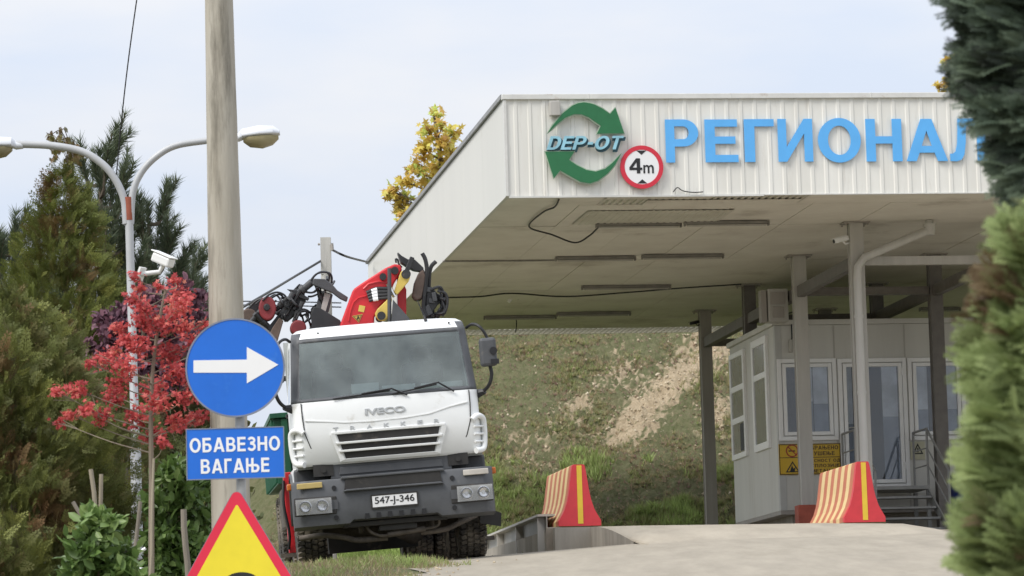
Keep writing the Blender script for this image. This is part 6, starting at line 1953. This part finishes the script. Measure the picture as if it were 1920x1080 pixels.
lc = [(330, 900, 34), (300, 950, 32), (350, 940, 36), (380, 910, 26), (320, 985, 34), (365, 985, 34), (300, 1015, 30), (345, 1030, 44), (390, 975, 20), (310, 1080, 44), (370, 1070, 36), (355, 880, 18), (300, 905, 18), (385, 1030, 30)]
broad('laurel_shrub', 'bright green leafy laurel shrub between the maple stem and triangular sign', 340, 29.0, lc, 2500, .095, lm_laurel, tmpl_oval(), 8, [(340, 1180), (340, 1060), (340, 960)], 1.0, .9, cat='shrub', stem_r=.02, droop=.5, tm_mid=.42)
yc = [(815, 212, 12), (845, 245, 16), (802, 250, 16), (830, 275, 20), (795, 285, 20), (820, 312, 22), (782, 322, 18), (760, 338, 16), (735, 356, 14), (755, 368, 16), (745, 388, 12), (800, 345, 22), (850, 290, 20), (845, 330, 30), (880, 300, 36), (900, 360, 50), (860, 400, 50), (800, 400, 40), (930, 420, 60), (760, 410, 20), (728, 362, 8), (830, 240, 10)]
broad('plane_tree', 'yellow autumn plane tree showing above the left slope of the canopy', 850, 84.0, yc, 2600, .17, lm_plane, tmpl_star(), 12, [(850, 640), (850, 480), (840, 380), (825, 290), (816, 225)], 2.0, .9, stem_r=.12, grp='yellow trees on the bank', mat=m_bark)
yc = [(1778, 120, 14), (1790, 148, 18), (1765, 162, 12), (1810, 130, 20), (1830, 160, 30), (1850, 130, 26), (1880, 170, 50), (1820, 200, 40), (1790, 170, 16), (1930, 200, 60)]
broad('plane_tree', 'yellow autumn tree top above the canopy roof beside the near conifer', 1850, 84.0, yc, 1500, .17, lm_plane, tmpl_star(), 13, [(1850, 640), (1850, 400), (1845, 260), (1830, 160)], 2.0, .9, stem_r=.12, grp='yellow trees on the bank', mat=m_bark)

# stakes, cut stems
def stake(lab, pa_, pb2, Y, wpx, mat, grp='wooden stakes and cut stems'):
    a = P(*pa_, Y); b_ = P(*pb2, Y)
    gz = ground_z(b_.x, Y) - .1
    d = (a - b_); b_ = b_ + d * ((gz - b_.z) / d.z)
    h = MB(); r_ = wpx / 2 / F * Y
    k = 9; rs_ = random.Random(int(pa_[0] * 7))
    pth = [b_.lerp(a, i / k) + Vector((rs_.gauss(0, .004), 0, 0)) for i in range(k + 1)]
    h.tube(pth, [r_ * (1.06 - .1 * i / k) for i in range(k + 1)], 9)
    return tag(h.build('wooden_stake', mat), lab, 'stake', grp)
m_stake = M('grey_weathered_wood', (.27, .235, .19), .95, var=.25, scale=9, streak=True, bump=.4)
m_stake2 = M('pale_bamboo_wood', (.36, .31, .23), .9, var=.2, scale=9, streak=True)
stake('pale thick cut stem, left one of the upright pair above the laurel', (169, 880), (182, 975), 26.5, 9, m_stake2)
stake('pale thin cut stem, right one of the upright pair above the laurel', (188, 889), (188, 980), 26.6, 8, m_stake2)
stake('pale cut stem leaning left beside the laurel shrub', (137, 941), (164, 992), 26.4, 8, m_stake)
stake('thin brown stake leaning against the grey lamp post base', (240, 850), (226, 1000), 30.0, 7, m_stake)
stake('thin pale stake tied with string left of the lamp post', (235, 858), (227, 1010), 29.4, 5, m_stake2)
stake('dark crooked stake crossing in front of the lamp post foot', (263, 940), (250, 1080), 27.4, 8, m_stake)
stake('pale slim stake beside the maple stem', (288, 860), (282, 1060), 27.7, 5, m_stake2)
stake('thick grey stake in front of the right laurel shrub', (344, 955), (352, 1075), 27.0, 12, m_stake)
h = MB()
for (a, b_) in (((255, 1040), (273, 1028)), ((250, 1066), (276, 1068))):
    h.tube([P(*a, 27.3), P(*b_, 27.3)], .012, 6)
tag(h.build('tie_tape', m_signw), 'white plastic tape tying the maple stem to its stake', 'tape')

# near conifers at the right
fr_ = tmpl_frond(7, .024)
def fronds(name, lab, px, Y, boughs, n, size, lm, seed, gap, tint_fn):
    r = np.random.default_rng(seed); rr = random.Random(seed)
    root, o = tree_root(name, lab, px, Y)
    C = []; D = []; h = MB(); B = []
    top_ = P(px, -60, Y) - o
    h.tube(bez([(0, 0, -.1), (0, 0, top_.z * .5), (0, 0, top_.z)], 5), lin(.07, .02, 11), 10)
    more = []
    for (bx, by, ox, oy, wd) in boughs:
        for k in range(3):
            more.append((bx + (0 if k == 0 else rr.uniform(5, 55)), by + (0 if k == 0 else rr.uniform(-34, 34)), ox, oy + rr.uniform(-20, 20), wd * .5))
    shade = []
    n = int(n * .26)
    for i, (bx, by, ox, oy, wd) in enumerate(more):
        shade += [rr.gauss(0, .11)] * n
        a = P(bx, by, Y) - o; b_ = P(ox, oy, Y) - o
        dy = rr.uniform(-.10, .12)
        b_.y += dy * .3
        a.y += dy
        h.tube(bez([(0, 0, min(b_.z, top_.z)), b_.lerp(Vector((0, 0, b_.z)), .4), b_], 3) + [a], .006, 5)
        m_ = n
        t_ = r.uniform(0, 1, m_) ** .8
        wdm = wd / F * Y
        c_ = np.array(tuple(b_))[None] * (1 - t_[:, None]) + np.array(tuple(a))[None] * t_[:, None]
        c_ += r.normal(0, 1, (m_, 3)) * wdm * (1.05 - .8 * t_[:, None]) * np.array([.5, .8, .6])
        C.append(c_)
        d0 = np.array(tuple((a - b_).normalized()))
        D.append(d0[None] * 1.0 + r.normal(0, .26, (m_, 3)) + np.array([0, -.1, .05]))
        B += [by] * m_
    h.build('trunk', m_bark, root)
    C = np.concatenate(C); D = np.concatenate(D); n_ = len(C)
    tint = np.clip(tint_fn(C, np.array(B), r, n_, o, Y) + np.array(shade), 0, 1)
    scatter('crown', lm, C, D, r.normal(0, .6, (n_, 3)) + np.array([0, -1, .4]), size * r.uniform(.6, 1.25, n_), *fr_, tint, root)
bl = [(1745, 8, 2000, 60, 60), (1752, 45, 2000, 100, 55), (1768, 85, 2000, 130, 55), (1762, 118, 2000, 160, 50), (1790, 160, 2010, 190, 55), (1785, 200, 2010, 220, 45), (1800, 232, 2020, 250, 50), (1820, 270, 2020, 280, 50), (1842, 320, 2030, 320, 55), (1868, 350, 2040, 360, 55), (1890, 400, 2050, 400, 60), (1780, -20, 2000, 20, 60), (1800, -60, 2000, 0, 70), (1895, 450, 2050, 450, 60), (1780, 140, 1990, 160, 40), (1760, 20, 1960, 30, 40)]
fronds('blue_conifer', 'dark blue green conifer hanging over the top right corner', 2130, 10.5, [(a + 62, b_, c_ + 40, d_, e_) for a, b_, c_, d_, e_ in bl], 420, .10, lm_blue, 41, 0, lambda C, B, r, n, o, Y: r.normal(.5, .25, n) + .25 * np.sin(C[:, 0] * 40 + C[:, 2] * 31))
def yg_tint(C, B, r, n, o, Y):
    q = P(1890, 545, Y) - o
    d = np.hypot((C[:, 0] - q.x) / 1.0, (C[:, 2] - q.z) / 1.6)
    q2 = P(1855, 465, Y) - o
    d2 = np.hypot(C[:, 0] - q2.x, C[:, 2] - q2.z)
    t_ = r.normal(.76, .13, n) + .08 * np.sin(C[:, 0] * 35 + C[:, 2] * 27)
    t_ = np.where((d < 46 / F * Y * r.uniform(.5, 1.3, n)) | (d2 < 30 / F * Y * r.uniform(.6, 1.2, n)), r.uniform(0, .3, n), t_)
    return t_
bl = [(1848, 455, 1960, 560, 22), (1830, 520, 1990, 600, 45), (1880, 500, 1990, 560, 40), (1808, 580, 2010, 650, 50), (1800, 640, 2010, 700, 50), (1788, 690, 2010, 760, 50), (1800, 740, 2010, 800, 55), (1796, 790, 2010, 850, 55), (1806, 840, 2010, 900, 55), (1790, 890, 2010, 950, 55), (1800, 940, 2010, 1000, 55), (1785, 985, 2010, 1050, 55), (1775, 1020, 2010, 1090, 55), (1800, 1060, 2010, 1120, 60), (1870, 460, 1990, 500, 40), (1900, 420, 2000, 470, 40), (1850, 620, 2010, 680, 50), (1850, 760, 2010, 800, 60), (1850, 900, 2010, 960, 60), (1850, 1020, 2010, 1080, 60), (1840, 700, 2010, 730, 50), (1870, 560, 2010, 600, 50)]
fronds('golden_thuja', 'blurred yellow green thuja with a brown patch at the right edge', 2140, 8.6, [(a + 58, b_, c_ + 30, d_, e_) for a, b_, c_, d_, e_ in bl], 380, .095, lm_yg, 42, 0, yg_tint)

# ------------------------------------------------------------------ grass on the verge in front of the truck
N = 26000
GX = rng.uniform(-4.2, 0.4, N); GYY = rng.uniform(37.5, 46.5, N)
edge = np.array([road_left(y) for y in GYY])
cl = fbm(GX * 3.0, GYY * 1.2, 51)
keep = (GX < edge + .25 + .3 * cl) & ((cl > -.45) | (GX < edge - .8))
GX, GYY, cl, edge = GX[keep], GYY[keep], cl[keep], edge[keep]
GZZ = np.array([ground_z(x, y) for x, y in zip(GX, GYY)])
S = rng.uniform(.03, .10, len(GX)) * (1 + .5 * np.clip(cl, -.6, 1))
tint = np.clip(.36 + .22 * cl + rng.normal(0, .2, len(GX)), 0, 1)
tag(grass_on('verge_grass', GX, GYY, GZZ - .005, S, tint, m_grass, .5), 'uneven green and dry grass along the road edge before the truck', 'grass', kind='stuff')
# grass along the ramp wall, girder and road shoulder
pts = []
for k in range(1800):
    X = rng.uniform(-2.5, 2.0); Y = rng.uniform(52, 62)
    pts.append((X, Y))
pts = np.array(pts)
GZZ = np.array([ground_z(x, y) for x, y in pts])
tag(grass_on('shoulder_grass', pts[:, 0], pts[:, 1], GZZ, rng.uniform(.1, .3, len(pts)), np.clip(rng.normal(.7, .15, len(pts)), 0, 1), m_grass, .4), 'longer green grass behind the truck at the foot of the bank', 'grass', kind='stuff')

# grit and stones on the road edge
pts = np.stack([rng.uniform(-1.6, 6.5, 2600), rng.uniform(38, 47.5, 2600)], 1)
el2 = np.array([road_left(y) for y in pts[:, 1]])
kp = (pts[:, 0] > el2) & (rng.uniform(0, 1, 2600) < np.exp(-(pts[:, 0] - el2) / .35) * .7)
pts = pts[kp]; ng = len(pts)
Cs = np.stack([pts[:, 0], pts[:, 1], np.array([ground_z(x, y) + .016 for x, y in pts])], 1)
tag(scatter('road_grit', m_stone, Cs, rng.normal(0, 1, (ng, 3)), rng.normal(0, 1, (ng, 3)), np.abs(rng.normal(0, .014, ng)) + .008, octv, octf, rng.uniform(0, .7, ng)), 'loose grit and small stones along the road edge', 'grit', kind='stuff')
